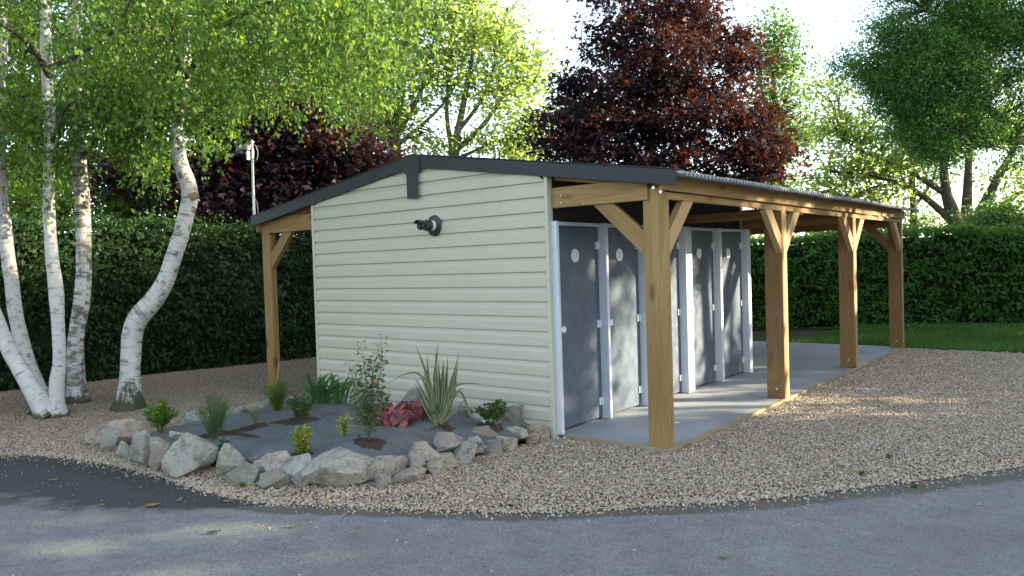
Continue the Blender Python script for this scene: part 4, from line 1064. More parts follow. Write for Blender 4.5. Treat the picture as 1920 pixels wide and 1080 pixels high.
for px, h_, label in ((1890, 396, 'rounded dark green bush showing over the far hedge at the right edge'), (1600, 432, 'low leafy green bush showing over the far hedge beyond the porch corner')):
    tree('hedgerow_bush', label, [limb([(px, 520), (px, h_ + 20)], .06, .03, D)], [bl(px, h_ + 12, D, 50, 32, 26, 1.1), bl(px - 40, h_ + 24, D, 50, 22, 18, 1.), bl(px + 40, h_ + 24, D, 50, 22, 18, 1.)], .12, m_lf_mid, m_bark, (.26, .18), 70, .6, .01, cat='bush')

# dark fine leaved tree that reaches in from the right
D = 10.0
tree('acacia_tree', 'dark blue green fine leaved tree reaching in from the right over the gravel',
     [([(7.6, 9.6, -.1), (7.5, 9.5, 1.6), (7.2, 9.3, 3.2)], .20, .16), st([(7.2, 9.3, 3.2), (1960, 262, 11.0), (1905, 240, 10.6), (1850, 200, 10.2), (1800, 130, 10), (1770, 40, 10)], .10, .02), st([(7.2, 9.3, 3.2), (2000, 150, 11), (1930, 90, 10.6), (1840, 60, 10.2), (1740, 20, 10)], .09, .02), st([(1905, 240, 10.6), (1880, 262, 10.4), (1840, 275, 10.2), (1790, 268, 10)], .03, .01), st([(7.2, 9.3, 3.2), (6.6, 8.6, 5.5), (6.0, 8.0, 8.0)], .12, .03)],
     [bl(1700, 110, D, 75, 90, 48), bl(1770, 60, D, 110, 90, 60), bl(1720, 210, D, 80, 75, 46), bl(1790, 180, D, 85, 80, 46), bl(1745, 280, D, 60, 45, 24), bl(1860, 60, D, 90, 80, 40), bl(1900, 150, D, 70, 50, 14), bl(1840, 250, D, 70, 35, 12), bl(1660, 60, D, 40, 45, 12), bl(1950, 40, D, 90, 90, 26), bl(1720, -60, D, 160, 70, 40), bl(1980, 200, D, 70, 90, 20), bl(1910, 300, D, 50, 30, 6), bl(1590, 128, D, 45, 22, 8), bl(1640, 150, D, 40, 40, 12), bl(1850, -10, D, 110, 60, 36), bl(1910, 60, D, 70, 70, 20), bl(1690, 160, D, 70, 80, 24), bl(1760, 130, D, 90, 80, 30)],
     .046, m_lf_dark, m_bark, (.15, .10), 230, .42, .006, surface=.2, droop=-.35, base=(7.6, 9.6, -.1))

# green growth that closes the background behind the left hedge
D = 18
for px, pys, mt_, label in ((40, (60, 200, 330), m_lf_under, 'broad green tree behind the left hedge at the edge of view'), (230, (40, 190, 320), m_lf_mid, 'bushy mid green tree behind the hedge between the birch stems'), (400, (30, 130, 200), m_lf_under, 'tall green tree behind the crooked birch'), (600, (-30, 60, 120), m_lf_mid, 'light green tree showing above the shaded purple maple')):
    tree('background_tree', label, [limb([(px, 480), (px + 8, 330), (px, 150), (px + 10, 0)], .16, .05, D)],
         [bl(px, pys[0], D, 120, 80, 44), bl(px - 30, pys[1], D, 120, 75, 44), bl(px + 30, pys[2], D, 120, 70, 40), bl(px, pys[0] - 120, D, 110, 80, 30)], .16, mt_, m_bark, (.40, .24), 70, .6, .014, 'trees behind the left hedge', surface=.2)
D = 16.5
for px, label in ((60, 'sunlit green bush over the left hedge behind the leaning birch stems'), (250, 'sunlit green bush over the left hedge behind the straight birch stems'), (420, 'sunlit green bush over the left hedge beside the crooked birch'), (560, 'green bush over the left hedge behind the silver mast')):
    tree('hedgerow_bush', label, [limb([(px, 520), (px, 400)], .05, .02, D)], [bl(px, 380, D, 80, 45, 34, .9), bl(px - 60, 400, D, 60, 35, 18, .8), bl(px + 60, 400, D, 60, 35, 18, .8)], .10, m_lf_under, m_bark, (.22, .15), 70, .6, .008, cat='bush')

# ------------------------------------------------------------------ birches
def birch_trunk(px_pts, root, dep_of=None):
    """px_pts: (px, py, width_px) from the foot upward; depth fixed by the foot"""
    g = at_z(px_pts[0][0], px_pts[0][1], root); d0 = depth_of(g); out = []
    for i, (x, y, wd) in enumerate(px_pts):
        d = d0 + (dep_of[i] if dep_of else 0)
        p = at_d(x, y, d); out.append((*p, (.93 if i < 2 else .86) * wd / FPX * d / 2))
    return np.array(out)
def trunk_mesh(name, T, low_h=.30, sd=0, n=64, seg=20):
    Pp = smooth_path(T, n); V, F, UV = tube_np(Pp[:, :3], Pp[:, 3], seg, wob=.09, seed=sd)
    z0 = T[0, 2]
    for i in range(len(V)):
        hgt = V[i, 2] - z0
        ring = i // seg; c = Pp[ring, :3]
        k = 1 + .05 * noise.noise(Vector(V[i] * 5)) + .28 * math.exp(-max(hgt, 0) / .10) * (1 + .9 * noise.noise(Vector((V[i] - c) * 9)))
        V[i] = c + (V[i] - c) * k
    low = np.clip(1 - (V[:, 2] - z0) / low_h, 0, 1)
    return mesh_np(name, V, F, True, {'low': ('POINT', low)}, UV)

b1 = empty('birch_tree', tuple(at_z(90, 775, 0)), 'white birch with three stems from one mossy base at the far left', 'tree', 'birches at the left')
TA = birch_trunk([(92, 782, 40), (70, 745, 37), (40, 695, 34), (10, 640, 32), (-15, 580, 30), (-40, 500, 28), (-60, 380, 26), (-70, 200, 24), (-60, 0, 20)], -.02, [0, 0, .05, .1, .1, .1, .1, .1, .1])
TB = birch_trunk([(86, 768, 40), (66, 725, 36), (46, 660, 31), (30, 590, 29), (18, 500, 27), (8, 420, 26), (0, 330, 25), (-2, 200, 24), (4, 90, 22), (10, -60, 18)], -.02, [.05, .1, .2, .25, .3, .3, .3, .3, .3, .3])
TC = birch_trunk([(108, 780, 34), (106, 750, 29), (107, 715, 30), (112, 680, 27), (110, 630, 27), (107, 580, 28), (104, 540, 29), (97, 470, 25), (92, 400, 24), (92, 330, 23), (94, 250, 23), (90, 160, 24), (86, 80, 22), (84, -40, 18)], -.02)
for i, T in enumerate((TA, TB, TC)): put('trunk', trunk_mesh('trunk', T, .14 if i < 2 else .12, i), b1, m_birch)
b2 = empty('birch_tree', tuple(at_z(143, 752, 0)), 'lichen blotched birch stem standing just behind the three stemmed birch', 'tree', 'birches at the left')
TD = birch_trunk([(143, 756, 42), (143, 735, 37), (142, 700, 35), (142, 660, 33), (146, 610, 33), (155, 550, 33), (157, 490, 31), (156, 420, 31), (152, 350, 32), (148, 290, 29), (143, 230, 26), (142, 120, 23), (146, -30, 18)], -.02)
put('trunk', trunk_mesh('trunk', TD, .22, 5), b2, m_birch_d)
b3 = empty('birch_tree', tuple(at_z(242, 765, 0)), 'crooked white birch with a sharp elbow beside the gravel', 'tree', 'birches at the left')
TE = birch_trunk([(241, 767, 54), (243, 738, 45), (245, 700, 42), (247, 650, 41), (250, 620, 42), (262, 592, 43), (288, 563, 41), (311, 525, 37), (326, 480, 34), (339, 440, 33), (350, 400, 33), (356, 368, 35), (351, 340, 35), (340, 310, 32), (333, 270, 28), (333, 225, 26), (340, 185, 25), (348, 120, 22), (352, 60, 20), (350, -50, 15)], -.03)
put('trunk', trunk_mesh('trunk', TE, .55, 9, 90), b3, m_birch_e)
kb = TE[11]; kd = CAM - kb[:3]; kd /= np.linalg.norm(kd)
# knot left by a lost limb on the elbow
kc = kb[:3] + np.array([RGT[0], RGT[1], 0]) * .07 + kd * .06
bgk = Bag(); bgk.tube([kc - (np.array([RGT[0], RGT[1], .3]) * .05), kc + np.array([RGT[0], RGT[1], .35]) * .022 + kd * .02, kc + np.array([RGT[0], RGT[1], .35]) * .026 + kd * .024], [.058, .040, .012], 12, .35, 3)
put('branch_scar', bgk.mesh('branch_scar'), b3, simple('pale_scar_wood', (.24, .17, .11), .85, 0, .5, 25))
# moss at the feet
def moss(px, py, rx, ry, h, parent):
    c = at_z(px, py, -.03); n, m_ = 7, 24; V = []; F = []
    for i in range(n + 1):
        t = i / n
        for k_ in range(m_):
            a = 2 * math.pi * k_ / m_; rr = t * (1 + .3 * noise.noise(Vector((math.cos(a) * 2 + px, math.sin(a) * 2, 1))))
            u = rx * rr * math.cos(a); v_ = ry * rr * math.sin(a)
            p = c + np.array([RGT[0], RGT[1], 0]) * u + np.array([FWD[0], FWD[1], 0]) * v_
            V.append((p[0], p[1], -.05 + h * (1 - t * t) + .03 * noise.noise(Vector(p * 14)) * (1 - t)))
    for i in range(n):
        for k_ in range(m_):
            k2 = (k_ + 1) % m_; F.append((i * m_ + k_, i * m_ + k2, (i + 1) * m_ + k2, (i + 1) * m_ + k_))
    put('moss_cushion', mesh_np('moss_cushion', V, F, True), parent, m_moss)
moss(92, 776, .30, .24, .13, b1); moss(145, 758, .20, .18, .06, b2); moss(241, 765, .20, .18, .04, b3)

def hang_px(px):
    """lowest row to which the curtain of hanging birch twigs reaches at a column"""
    return np.interp(px, [-100, 0, 50, 90, 130, 160, 210, 250, 290, 335, 350, 380, 430, 470, 540, 600, 660, 720, 780, 830], [400, 400, 440, 440, 410, 320, 340, 385, 395, 385, 300, 345, 310, 265, 280, 260, 300, 270, 160, 40])
def birch_crown(e, centres, nstr, seed):
    r_ = np.random.default_rng(seed); parts = []; bag = Bag(); got = 0
    while got < nstr:
        c, rad = centres[r_.integers(len(centres))]
        d = unit(r_.normal(size=3)); p = np.array(c) + d * r_.random() ** .5 * np.array(rad)
        ln = r_.uniform(.25, 1.05)
        sx, sy = r_.normal(0, .34, 2)
        ts = np.linspace(0, 1, 7)
        path = np.column_stack([p[0] + sx * ts + .05 * np.sin(ts * 5 + p[1] * 9), p[1] + sy * ts, p[2] + .10 * np.sin(ts * 3.1) - ln * ts ** 1.25])
        x, y, dep = to_px(path[-1]); 
        if dep[0] < 4.5 or x[0] > 790: 
            if dep[0] < 4.5: continue
        tx = {1: (60, dC), 2: (148, dD), 3: (345, dE)}[seed]
        if dep[0] < tx[1] + .1 and abs(x[0] - tx[0]) < (75 if seed == 1 else 38) and r_.random() < .8 and y[0] > 30: continue
        lim = hang_px(x[0]) - abs(r_.normal(0, 38))
        if y[0] > lim or y[0] < -420: continue
        got += 1
        bag.tube(path, np.linspace(.0035, .0012, 7), 3)
        nl = int(ln * 50 + 14); t = r_.random(nl); k = t * 6; i = np.minimum(k.astype(int), 5); f = (k - i)[:, None]
        P = path[i] * (1 - f) + path[i + 1] * f
        sd = np.column_stack([r_.normal(size=(nl, 2)), r_.normal(-.25, .3, nl)]); sd = unit(sd)
        P = P + sd * r_.uniform(.01, .14, nl)[:, None]
        T = sd * .7 + np.array([0, 0, -.75]) + r_.normal(0, .25, (nl, 3))
        tt = np.clip(.3 * r_.random() + .7 * r_.random(nl), 0, 1)
        parts.append(leaf_arrays(P, T, r_.uniform(.042, .076, nl), .74, tt, .10, .10))
    put('hanging_twigs', bag.mesh('hanging_twigs', False), e, m_twig)['kind'] = 'stuff'
    f = put('crown', leaf_mesh('crown', parts), e, m_lf_birch); f['kind'] = 'stuff'
def limbs(e, L):
    bg2 = Bag()
    for pts, r0, r1 in L:
        P = smooth_path([at_d(*p) for p in pts], 20); bg2.tube(P, np.linspace(r0, r1, 20), 8, .1)
    put('limb', bg2.mesh('limb'), e, m_bark)
dC, dD, dE = depth_of(TC[0, :3]), depth_of(TD[0, :3]), depth_of(TE[0, :3])
limbs(b1, [([(94, 145, dC), (60, 90, dC - .6), (10, 50, dC - 1.2), (-60, 20, dC - 2)], .04, .012), ([(92, 128, dC), (150, 100, dC - .4), (215, 55, dC - .8), (250, -10, dC - 1)], .035, .012), ([(95, 270, dC), (110, 235, dC - .2), (125, 200, dC - .4), (170, 170, dC - 1.2)], .03, .01)])
limbs(b2, [([(145, 300, dD), (175, 270, dD - .3), (205, 215, dD - .9), (230, 170, dD - 1.5)], .035, .01)])
limbs(b3, [([(333, 255, dE), (336, 150, dE - .2), (325, 60, dE - .4), (318, -20, dE - .6)], .035, .02), ([(345, 150, dE), (400, 70, dE - .6), (470, 20, dE - 1.3), (570, -20, dE - 2)], .04, .015), ([(340, 190, dE), (300, 60, dE - .5), (200, 58, dE - 1), (160, 62, dE - 1.2)], .025, .008)])
def cpx(px, py, dep, rx, ry, rz): return (at_d(px, py, dep), (rx, ry, rz))
birch_crown(b1, [cpx(20, 60, dC - .2, 1.8, 1.8, 1.7), cpx(110, 180, dC + .3, 1.6, 1.6, 1.3), cpx(60, 300, dC, 1.3, 1.3, 1.1), cpx(60, -150, dC - .5, 2, 2, 1.6)], 310, 1)
birch_crown(b2, [cpx(200, 100, dD, 1.8, 1.8, 1.6), cpx(200, 250, dD - .4, 1.4, 1.4, .9), cpx(230, -100, dD, 2, 2, 1.5)], 265, 2)
birch_crown(b3, [cpx(400, 80, dE - .3, 1.9, 1.9, 1.6), cpx(540, 60, dE - 1.5, 1.9, 1.9, 1.4), cpx(320, 240, dE + .5, 1.4, 1.4, 1.1), cpx(650, 60, dE - 2.0, 1.3, 1.5, 1.3), cpx(560, -120, dE - 1.2, 2.2, 2.2, 1.4), cpx(500, 150, dE - .6, 1.7, 1.6, 1.0)], 520, 3)

# ------------------------------------------------------------------ plants in the bed
def on_bed(px, py):
    g = at_z(px, py, .1)
    for _ in range(4): g = at_z(px, py, float(bed_h(g[0], g[1])[0]))
    return g
XR3 = np.array([RGT[0], RGT[1], 0]) / math.hypot(RGT[0], RGT[1]); FD3 = np.array([FWD[0], FWD[1], 0]) / math.hypot(FWD[0], FWD[1]); UP3 = np.array([0, 0, 1.])
def local(g, dep):
    k = dep / FPX
    return lambda dx, dy, dz=0: g + XR3 * dx * k + UP3 * dy * k + FD3 * dz * k       # offsets in photo pixels at the plant's distance
def blade_mesh(path, wid, twist=0.):
    P = np.asarray(path); n = len(P); T = np.gradient(P, axis=0); T = unit(T)
    side = np.cross(T, unit(P[n // 2] * 0 + np.array([-FD3[0], -FD3[1], .4]))); side = unit(side)
    nr = np.cross(side, T); V = []; UV = []; F = []
    prof = wid * np.clip(np.minimum(1.0, (1 - np.linspace(0, 1, n)) * 2.2) * (.65 + .35 * np.minimum(1, np.linspace(0, 1, n) * 3)), .03, 1)
    for i in range(n):
        for u in (-1, 0, 1): V.append(P[i] + side[i] * u * prof[i] / 2 + nr[i] * abs(u) * prof[i] * .22)
    for i in range(n - 1):
        for j in range(2):
            a = i * 3 + j; F.append((a, a + 1, a + 4, a + 3)); t0, t1 = i / (n - 1), (i + 1) / (n - 1)
            UV += [(j / 2, t0), (j / 2 + .5, t0), (j / 2 + .5, t1), (j / 2, t1)]
    return mesh_np('leaf', V, F, True, None, UV)
# striped flax
g = on_bed(822, 796); dp = depth_of(g); lo = local(g, dp)
fx = empty('striped_flax', tuple(g), 'tall striped flax with sword shaped leaves against the siding', 'plant')
FL = [((-3, 0), (-12, 70), (-37, 151), 0), ((0, 0), (-4, 80), (5, 156), 4), ((2, 0), (0, 75), (0, 146), -5), ((-2, 0), (-14, 60), (-18, 134), 8), ((4, 0), (16, 70), (22, 128), 3), ((4, 0), (22, 55), (43, 133), -6), ((5, 0), (26, 52), (42, 122), 10),
      ((2, 0), (12, 60), (15, 122), -8), ((-3, 0), (-16, 62), (-28, 128), 12), ((0, 0), (8, 70), (12, 116), 14), ((3, 0), (18, 50), (30, 98), -10), ((-4, 0), (-16, 40), (-43, 95), -4), ((-5, 0), (-22, 32), (-42, 78), 6), ((5, 0), (24, 38), (38, 84), 12),
      ((1, 0), (4, 60), (3, 125), 10)]
for (a, m_, t, dz) in FL:
    put('leaf', blade_mesh(smooth_path([lo(*a, 0), lo(m_[0], m_[1], dz * .5), lo(t[0], t[1], dz)], 10), rng.uniform(.030, .044)), fx, m_phorm)
for pts in (((-4, 0), (-18, 60), (-32, 96), (-62, 96), (-95, 78)), ((5, 0), (22, 50), (36, 72), (60, 76), (90, 74)), ((5, 0), (25, 20), (40, 34), (57, 53)), ((4, 0), (24, 48), (44, 60), (60, 18), (62, 10)), ((3, 0), (26, 42), (44, 66), (52, 60)), ((-3, 0), (-10, 60), (-22, 88), (-36, 96))):
    put('leaf', blade_mesh(smooth_path([lo(*p, -4) for p in pts], 16), rng.uniform(.018, .03)), fx, m_phorm)
# dark strap leaved clump
g = on_bed(612, 758); dp = depth_of(g); lo = local(g, dp)
ag = empty('strap_leaved_clump', tuple(g), 'dark green clump of broad arching strap leaves by the left end of the siding', 'plant')
for i in range(44):
    a = rng.uniform(0, 2 * math.pi); cx = rng.choice([-18, 0, 22]) + rng.normal(0, 5); sp = rng.uniform(10, 40); h_ = rng.uniform(40, 62) * (1 - .012 * max(0, sp - 15)); 
    ex, ez = sp * math.cos(a), sp * math.sin(a) * .9
    pts = [lo(cx, 0, 0), lo(cx + ex * .40, h_ * .62, ez * .40), lo(cx + ex * .95, h_ * .98, ez * .95), lo(cx + ex * 1.5, h_ * rng.uniform(.85, 1.12), ez * 1.4)]
    put('leaf', blade_mesh(smooth_path(pts, 9), rng.uniform(.024, .034)), ag, m_agap)

# red leaved plant: scalloped round leaves on short stalks
def round_leaf(r, seed):
    rr = random.Random(seed); n = 20; V = [(0, 0, 0)]; F = []
    for k_ in range(n):
        a = 2 * math.pi * k_ / n + math.pi / n; q = r * (1 + .20 * math.cos(5 * a) + .06 * math.cos(11 * a + rr.random())) * (.62 if k_ == n - 1 else 1)
        V.append((q * math.cos(a), q * math.sin(a), .25 * r * math.cos(2 * a) * .5 - .18 * r))
    tri = [(0, 1 + k_, 1 + (k_ + 1) % n) for k_ in range(n)]
    t = [rr.random() * .35 + (seed % 10) ** 2 / 130 for _ in tri]
    return mesh_np('leaf', V, tri, True, {'tint': ('FACE', t)})
he = empty('coral_bells', tuple(on_bed(745, 798)), 'low mound of crimson and coral lobed leaves in the middle of the bed', 'plant')
RL = [round_leaf(.046, 300 + i) for i in range(10)]
for i in range(120):
    px = rng.uniform(690, 799); py = rng.uniform(738, 800)
    if (px - 745) ** 2 / 57 ** 2 + (py - 774) ** 2 / 36 ** 2 > 1.15 or (px > 770 and py > 792) or (px < 712 and py < 750): continue
    gg = on_bed(px, 802 - 4 * rng.random()); hgt = (802 - py) / FPX * depth_of(gg)
    p = gg + FD3 * hgt * 1.1 + UP3 * (.02 + hgt * .42)
    o = put('leaf', RL[i % 10], he, m_lf_red, Matrix.Translation(p) @ Matrix.Rotation(YAW, 4, 'Z') @ Matrix.Rotation(R(rng.uniform(5, 75)), 4, 'X') @ Matrix.Rotation(R(rng.uniform(-50, 50)), 4, 'Y') @ Matrix.Rotation(rng.uniform(0, 6.28), 4, 'Z') @ Matrix.Scale(rng.uniform(.75, 1.2), 4))

def bush(name, label, px, py, top, half, nst, L, wid, mat, per=60, stem=m_stem_g, spread=.5, ground=None, shape='oval', droop=0., stem_r=.003, cat='plant', off=.3, low=.12):
    g = on_bed(px, py) if ground is None else at_z(px, py, ground)
    dp = depth_of(g); k = dp / FPX; H = (py - top) * k; Wd = half * k
    e = empty(name, tuple(g), label, cat); bag = Bag(); parts = []
    for i in range(nst):
        a = rng.uniform(0, 2 * math.pi); q = rng.random() ** .5; hh = H * (1 - .35 * q * q * (shape == 'oval')) * rng.uniform(.72, 1.0)
        ex = np.array([math.cos(a), math.sin(a), 0]) * q * Wd
        tip = g + ex + UP3 * hh; mid = g + ex * spread + UP3 * hh * .5
        P = smooth_path([g + ex * .08 - UP3 * .01, mid, tip], 9); bag.tube(P, np.linspace(stem_r, stem_r * .4, 9), 4)
        t = low + (1 - low) * rng.random(per); kk = t * 8; ii = np.minimum(kk.astype(int), 7); f = (kk - ii)[:, None]
        Q = P[ii] * (1 - f) + P[ii + 1] * f; sd = unit(np.column_stack([rng.normal(size=(per, 2)), rng.normal(.1, .35, per)]))
        Q = Q + sd * (rng.random(per) * off * L)[:, None]
        parts.append(leaf_arrays(Q, sd + np.array([0, 0, .35 + droop]), rng.uniform(.65, 1.2, per) * L, wid, rng.random(per), .10, .10))
    put('stem', bag.mesh('stem'), e, stem)
    f = put('foliage', leaf_mesh('foliage', parts), e, mat); f['kind'] = 'stuff'
    return e
# tall shrub with wand like stems
g = on_bed(693, 832); dp = depth_of(g); lo = local(g, dp)
sh = empty('flowering_shrub', tuple(g), 'tall thin stemmed young shrub with small leaves at the front of the bed', 'shrub')
bag = Bag(); parts = []
ST = [((0, 0), (10, 70), (26, 140), (30, 206), 0), ((0, 0), (-4, 80), (-6, 140), (-12, 192), 6), ((0, 0), (-12, 60), (-22, 110), (-32, 158), -6), ((0, 0), (4, 60), (8, 120), (4, 160), 10), ((0, 0), (14, 60), (22, 110), (20, 150), -8), ((0, 0), (-14, 50), (-28, 90), (-22, 140), 8), ((0, 0), (8, 40), (26, 80), (32, 100), 4), ((0, 0), (-8, 50), (-14, 100), (-20, 150), -10), ((0, 0), (2, 80), (16, 150), (29, 190), -4), ((0, 0), (-2, 60), (0, 100), (-6, 150), 3)]
for q, sdef in enumerate(ST):
    P = smooth_path([lo(x, y, sdef[-1] * y / 100) for x, y in sdef[:-1]], 16); bag.tube(P, np.linspace(.006, .0015, 16), 5)
    nl = 95 if q < 2 else 84; t = .22 + .78 * rng.random(nl) ** 1.25; kk = t * 15; ii = np.minimum(kk.astype(int), 14); f = (kk - ii)[:, None]
    Q = P[ii] * (1 - f) + P[ii + 1] * f; sd = unit(np.column_stack([rng.normal(size=(nl, 2)), rng.normal(0, .3, nl)]))
    big = np.where(t > .80, .6, 1.0)
    parts.append(leaf_arrays(Q + sd * .012 + sd * (rng.random(nl) * .03)[:, None], sd + np.array([0, 0, -.15]), rng.uniform(.028, .062, nl) * big, .46, rng.random(nl), .1, .12))
put('stem', bag.mesh('stem'), sh, m_bark_l); f = put('foliage', leaf_mesh('foliage', parts), sh, m_lf_shrub); f['kind'] = 'stuff'
fb = Bag()
for (x, y) in ((18, 116),):
    a, b_, c_ = leaf_arrays(np.tile(lo(x, y, -6), (6, 1)), rng.normal(size=(6, 3)), .024, .7); fb.add(a, b_)
put('blossom', fb.mesh('blossom', False), sh, simple('coral_petal', (.55, .12, .08), .6))
soil_patch(g[0], g[1], .17, .13)

b_ = bush('rose_bush', 'small leafy green rose bush near the right corner of the siding', 925, 797, 746, 34, 22, .040, .62, m_lf_shrub, 46, low=.35)
g = on_bed(925, 797); soil_patch(g[0] - .03, g[1] - .03, .17, .10)
tg = box_me('plant_label', .035, .004, .075, .002, False)
tag(put('plant_label', tg, None, m_white, Matrix.Translation(on_bed(912, 796) + UP3 * .0) @ Matrix.Rotation(YAW + .3, 4, 'Z') @ Matrix.Rotation(R(-28), 4, 'Y')), 'white plastic plant label stuck in the soil at the rose bush', 'plant label')
bush('feathery_plant', 'upright feathery bright green plant in front of the striped flax', 826, 808, 738, 27, 44, .030, .20, m_lf_feather, 60, spread=.4, low=.2)
bush('low_rosette', 'small pale green rosette at the foot of the feathery plant', 813, 816, 800, 9, 9, .035, .6, m_lf_feather, 10)
g = on_bed(835, 814); soil_patch(g[0], g[1], .12, .07)
bush('variegated_spindle', 'upright yellow and green variegated shrublet at the front of the bed', 568, 854, 796, 15, 15, .042, .46, m_lf_yellow, 34, spread=.8, shape='col')
g = on_bed(567, 853); soil_patch(g[0], g[1], .12, .09)
bush('golden_sedge', 'tiny golden tuft of upright blades on the grey fabric', 646, 818, 776, 10, 24, .085, .10, m_lf_gold, 4, shape='col', off=.1)
bush('straw_tuft', 'small straw coloured tuft on brown soil at the left of the bed', 478, 798, 762, 9, 20, .070, .10, m_lf_tuft, 4, shape='col', off=.1)
g = on_bed(478, 797); soil_patch(g[0] + .04, g[1] - .07, .20, .11, YAW)
rf = bush('red_flowered_plant', 'loose green plant with one red flower in front of the strap leaved clump', 566, 790, 728, 26, 34, .034, .55, m_lf_shrub, 30, low=.15)
g = on_bed(566, 790); soil_patch(g[0] + .03, g[1] - .10, .24, .12, YAW)
p0 = g + UP3 * .27 - FD3 * .08; a, c_, d_ = leaf_arrays(np.tile(p0, (9, 1)), rng.normal(size=(9, 3)), .026, .8); fb = Bag(); fb.add(a, c_)
put('blossom', fb.mesh('blossom', False), rf, simple('red_petal', (.40, .06, .05), .6))
fc = bush('feathery_shrub', 'misty fine leaved green shrub behind the pale boulders of the border', 402, 824, 722, 32, 52, .028, .22, m_lf_feather, 60, spread=.55, low=.15)
g = on_bed(420, 812); soil_patch(g[0], g[1], .34, .10, YAW)
p0 = on_bed(400, 822) + UP3 * .46 - XR3 * .04; a, c_, d_ = leaf_arrays(np.tile(p0, (9, 1)), rng.normal(size=(9, 3)), .022, .8); fb = Bag(); fb.add(a, c_)
put('blossom', fb.mesh('blossom', False), fc, simple('dull_red_petal', (.40, .05, .05), .6))
bush('cranesbill', 'airy green plant growing at the left end of the rock border', 303, 812, 744, 30, 34, .046, .65, m_lf_under, 16, low=.35)
bush('fern_clump', 'soft fine leaved green clump at the foot of the left timber post', 520, 770, 702, 28, 60, .030, .20, m_lf_under, 60, spread=.5, low=.1)
bush('blue_rosette', 'little blue green rosette behind the tan pointed rock', 418, 846, 822, 10, 12, .055, .5, m_lf_blue, 8)
bush('seedling', 'tiny seedling on the fabric left of the tall shrub', 672, 822, 812, 4, 5, .02, .5, m_lf_shrub, 6)
for px, py, top, label in ((456, 912, 905, 'green weed in the gravel below the rock border'), (806, 886, 876, 'small weed sprouting between the border rocks'), (1668, 860, 852, 'dark green weed in the gravel right of the porch'), (1617, 889, 882, 'tiny weed in the gravel near the lane'), (1715, 915, 907, 'mossy tuft at the very edge of the gravel')):
    bush('weed', label, px, py, top, 6, 8, .022, .5, m_lf_hedge, 7, ground=ZG, cat='weed')
bush('birch_sprout', 'bright green sprout at the foot of the three stemmed birch', 64, 738, 722, 9, 8, .05, .8, m_lf_shrub, 9, ground=.05, cat='sprout')
ck = Bag(); g = at_y(519, 716, -.16); t_ = at_y(523, 680, -.16); ck.tube([g - (t_ - g) * .6, g, t_], [.006] * 3, 6)
tag(put('cane', ck.mesh('cane'), None, m_orange), 'thin pale orange cane leaning beside the left timber post', 'cane')

# ------------------------------------------------------------------ litter on the lane and slab
m_litter = leaf_mat('fallen_leaf', (.15, .14, .05), (.30, .27, .11), (.3, .3, .08), .15)
def litter(px, py, size, label, mat=None, z=ZR + .006):
    p = at_z(px, py, z); n = 8; V = []; F = []
    rr = random.Random(px)
    for i in range(n + 1):
        t = i / n; wv = size * .30 * math.sin(math.pi * min(1, t * 1.02 + .02)) ** .8
        for u in (-1, 0, 1): V.append((size * (t - .5), u * wv, .004 + .12 * size * (abs(u) * .5 + (t - .5) ** 2 * 2) + .004 * rr.random()))
    for i in range(n):
        for j in range(2): a = i * 3 + j; F.append((a, a + 1, a + 4, a + 3))
    t = [rr.random() * .5 + .3 for _ in F]
    me = mesh_np('fallen_leaf', V, F, True, {'tint': ('FACE', t)})
    return tag(put('fallen_leaf', me, None, mat or m_litter, Matrix.Translation(p) @ Matrix.Rotation(YAW + rr.uniform(-.5, .5), 4, 'Z')), label, 'leaf', 'fallen leaves on the lane')
for a in ((100, 901, .07, 'pale fallen leaf on the dark asphalt at the left'), (72, 923, .03, 'small whitish leaf on the dark asphalt at the left'), (118, 955, .055, 'bright yellow fallen leaf at the edge of the dark asphalt'), (192, 948, .045, 'pale crumpled leaf next to the bright yellow one'), (287, 949, .11, 'long olive fallen leaf below the border boulders'), (335, 940, .05, 'short olive leaf right of the long one'), (427, 942, .07, 'thin tan leaf close to the gravel edge'), (547, 988, .075, 'brownish fallen leaf in the middle of the lane'), (1358, 1045, .07, 'curled dark leaf on the lane below the porch'), (1597, 1010, .035, 'tiny dark leaf on the right part of the lane')):
    litter(*a)
litter(400, 1000, .09, 'flat dark grey leaf mark on the lane left of centre', simple('dark_dead_leaf', (.05, .055, .055), .8))
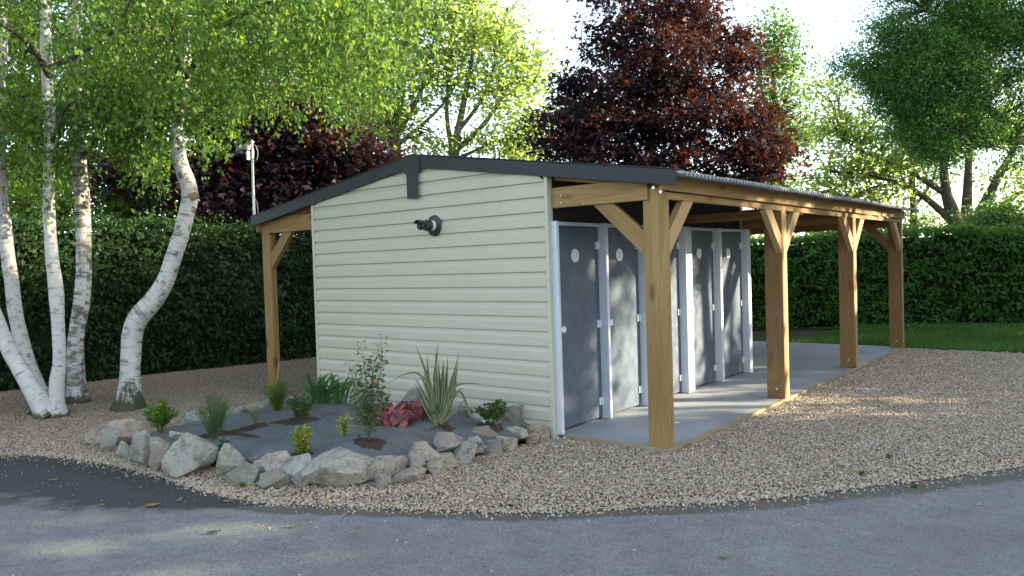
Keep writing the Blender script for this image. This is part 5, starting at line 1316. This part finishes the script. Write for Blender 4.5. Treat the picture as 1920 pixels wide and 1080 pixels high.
bm = bmesh.new(); bmesh.ops.create_cube(bm, size=1, matrix=Matrix.Diagonal((.055, .03, .006, 1))); bmesh.ops.bevel(bm, geom=list(bm.edges), offset=.002, segments=1, affect='EDGES')
tag(put('paper_scrap', from_bm('paper_scrap', bm), None, m_white, Matrix.Translation(at_z(1268, 792, .004)) @ Matrix.Rotation(.4, 4, 'Z')), 'small white paper scrap on the concrete right of the front post', 'paper scrap')

# ------------------------------------------------------------------ trees added out of view at right, crowns shaped to shade the yard
def w_at(dist, wv): 
    s = np.array([sdir.x, sdir.y]) / math.hypot(sdir.x, sdir.y); q = np.array([-s[1], s[0]]); return s * dist + q * wv
def sunshade(dist, wv, z0, z1, rad, lab, n=70):
    c = w_at(dist, wv); zm = (z0 + z1) / 2; hz = (z1 - z0) / 2
    tree('sunshade_tree', lab,
         [([(c[0], c[1], -.1), (c[0] + .1, c[1], z1 * .45), (c[0], c[1] + .1, z1 * .85)], .15, .05)],
         [((c[0], c[1], zm), (rad, rad, hz), n)], .29, m_lf_mid, m_bark, (.42, .34), 50, .7, .02, 'windbreak trees out of view right of the yard', surface=.1, twigs=False)
NTH = ('first', 'second', 'third', 'fourth', 'fifth', 'sixth', 'seventh')
for q, (wv, h_, rad) in enumerate(((-10.2, 6.6, 2.0), (-7.2, 6.6, 2.0), (-4.2, 6.6, 2.0), (-.95, 7.3, 1.9), (3.35, 4.6, 1.6), (6.5, 6.4, 2.0), (9.8, 6.6, 2.0))):
    sunshade(16.0, wv, .2, h_, rad, 'unseen low leafy green tree of the front windbreak row, %s from the lane' % NTH[q], 150 if q != 4 else 120)
for q, wv in enumerate((-8, -4.2, -.4, 3.4, 7.4)):
    sunshade(21.0, wv, (7.2, 7.8)[q - 2] if q in (2, 3) else 5.5, 11.0 if q in (2, 3) else 12.0, 2.5, 'unseen high crowned green tree of the back windbreak row, %s from the lane' % NTH[q], 110)
sunshade(15.2, 1.42, .2, 3.9, .9, 'unseen short rounded green bush of the front windbreak row, in the gap between taller trees', 70)
sunshade(15.2, -2.6, .2, 6.4, 1.2, 'unseen narrow leafy green tree of the front windbreak row, standing forward of the others', 90)
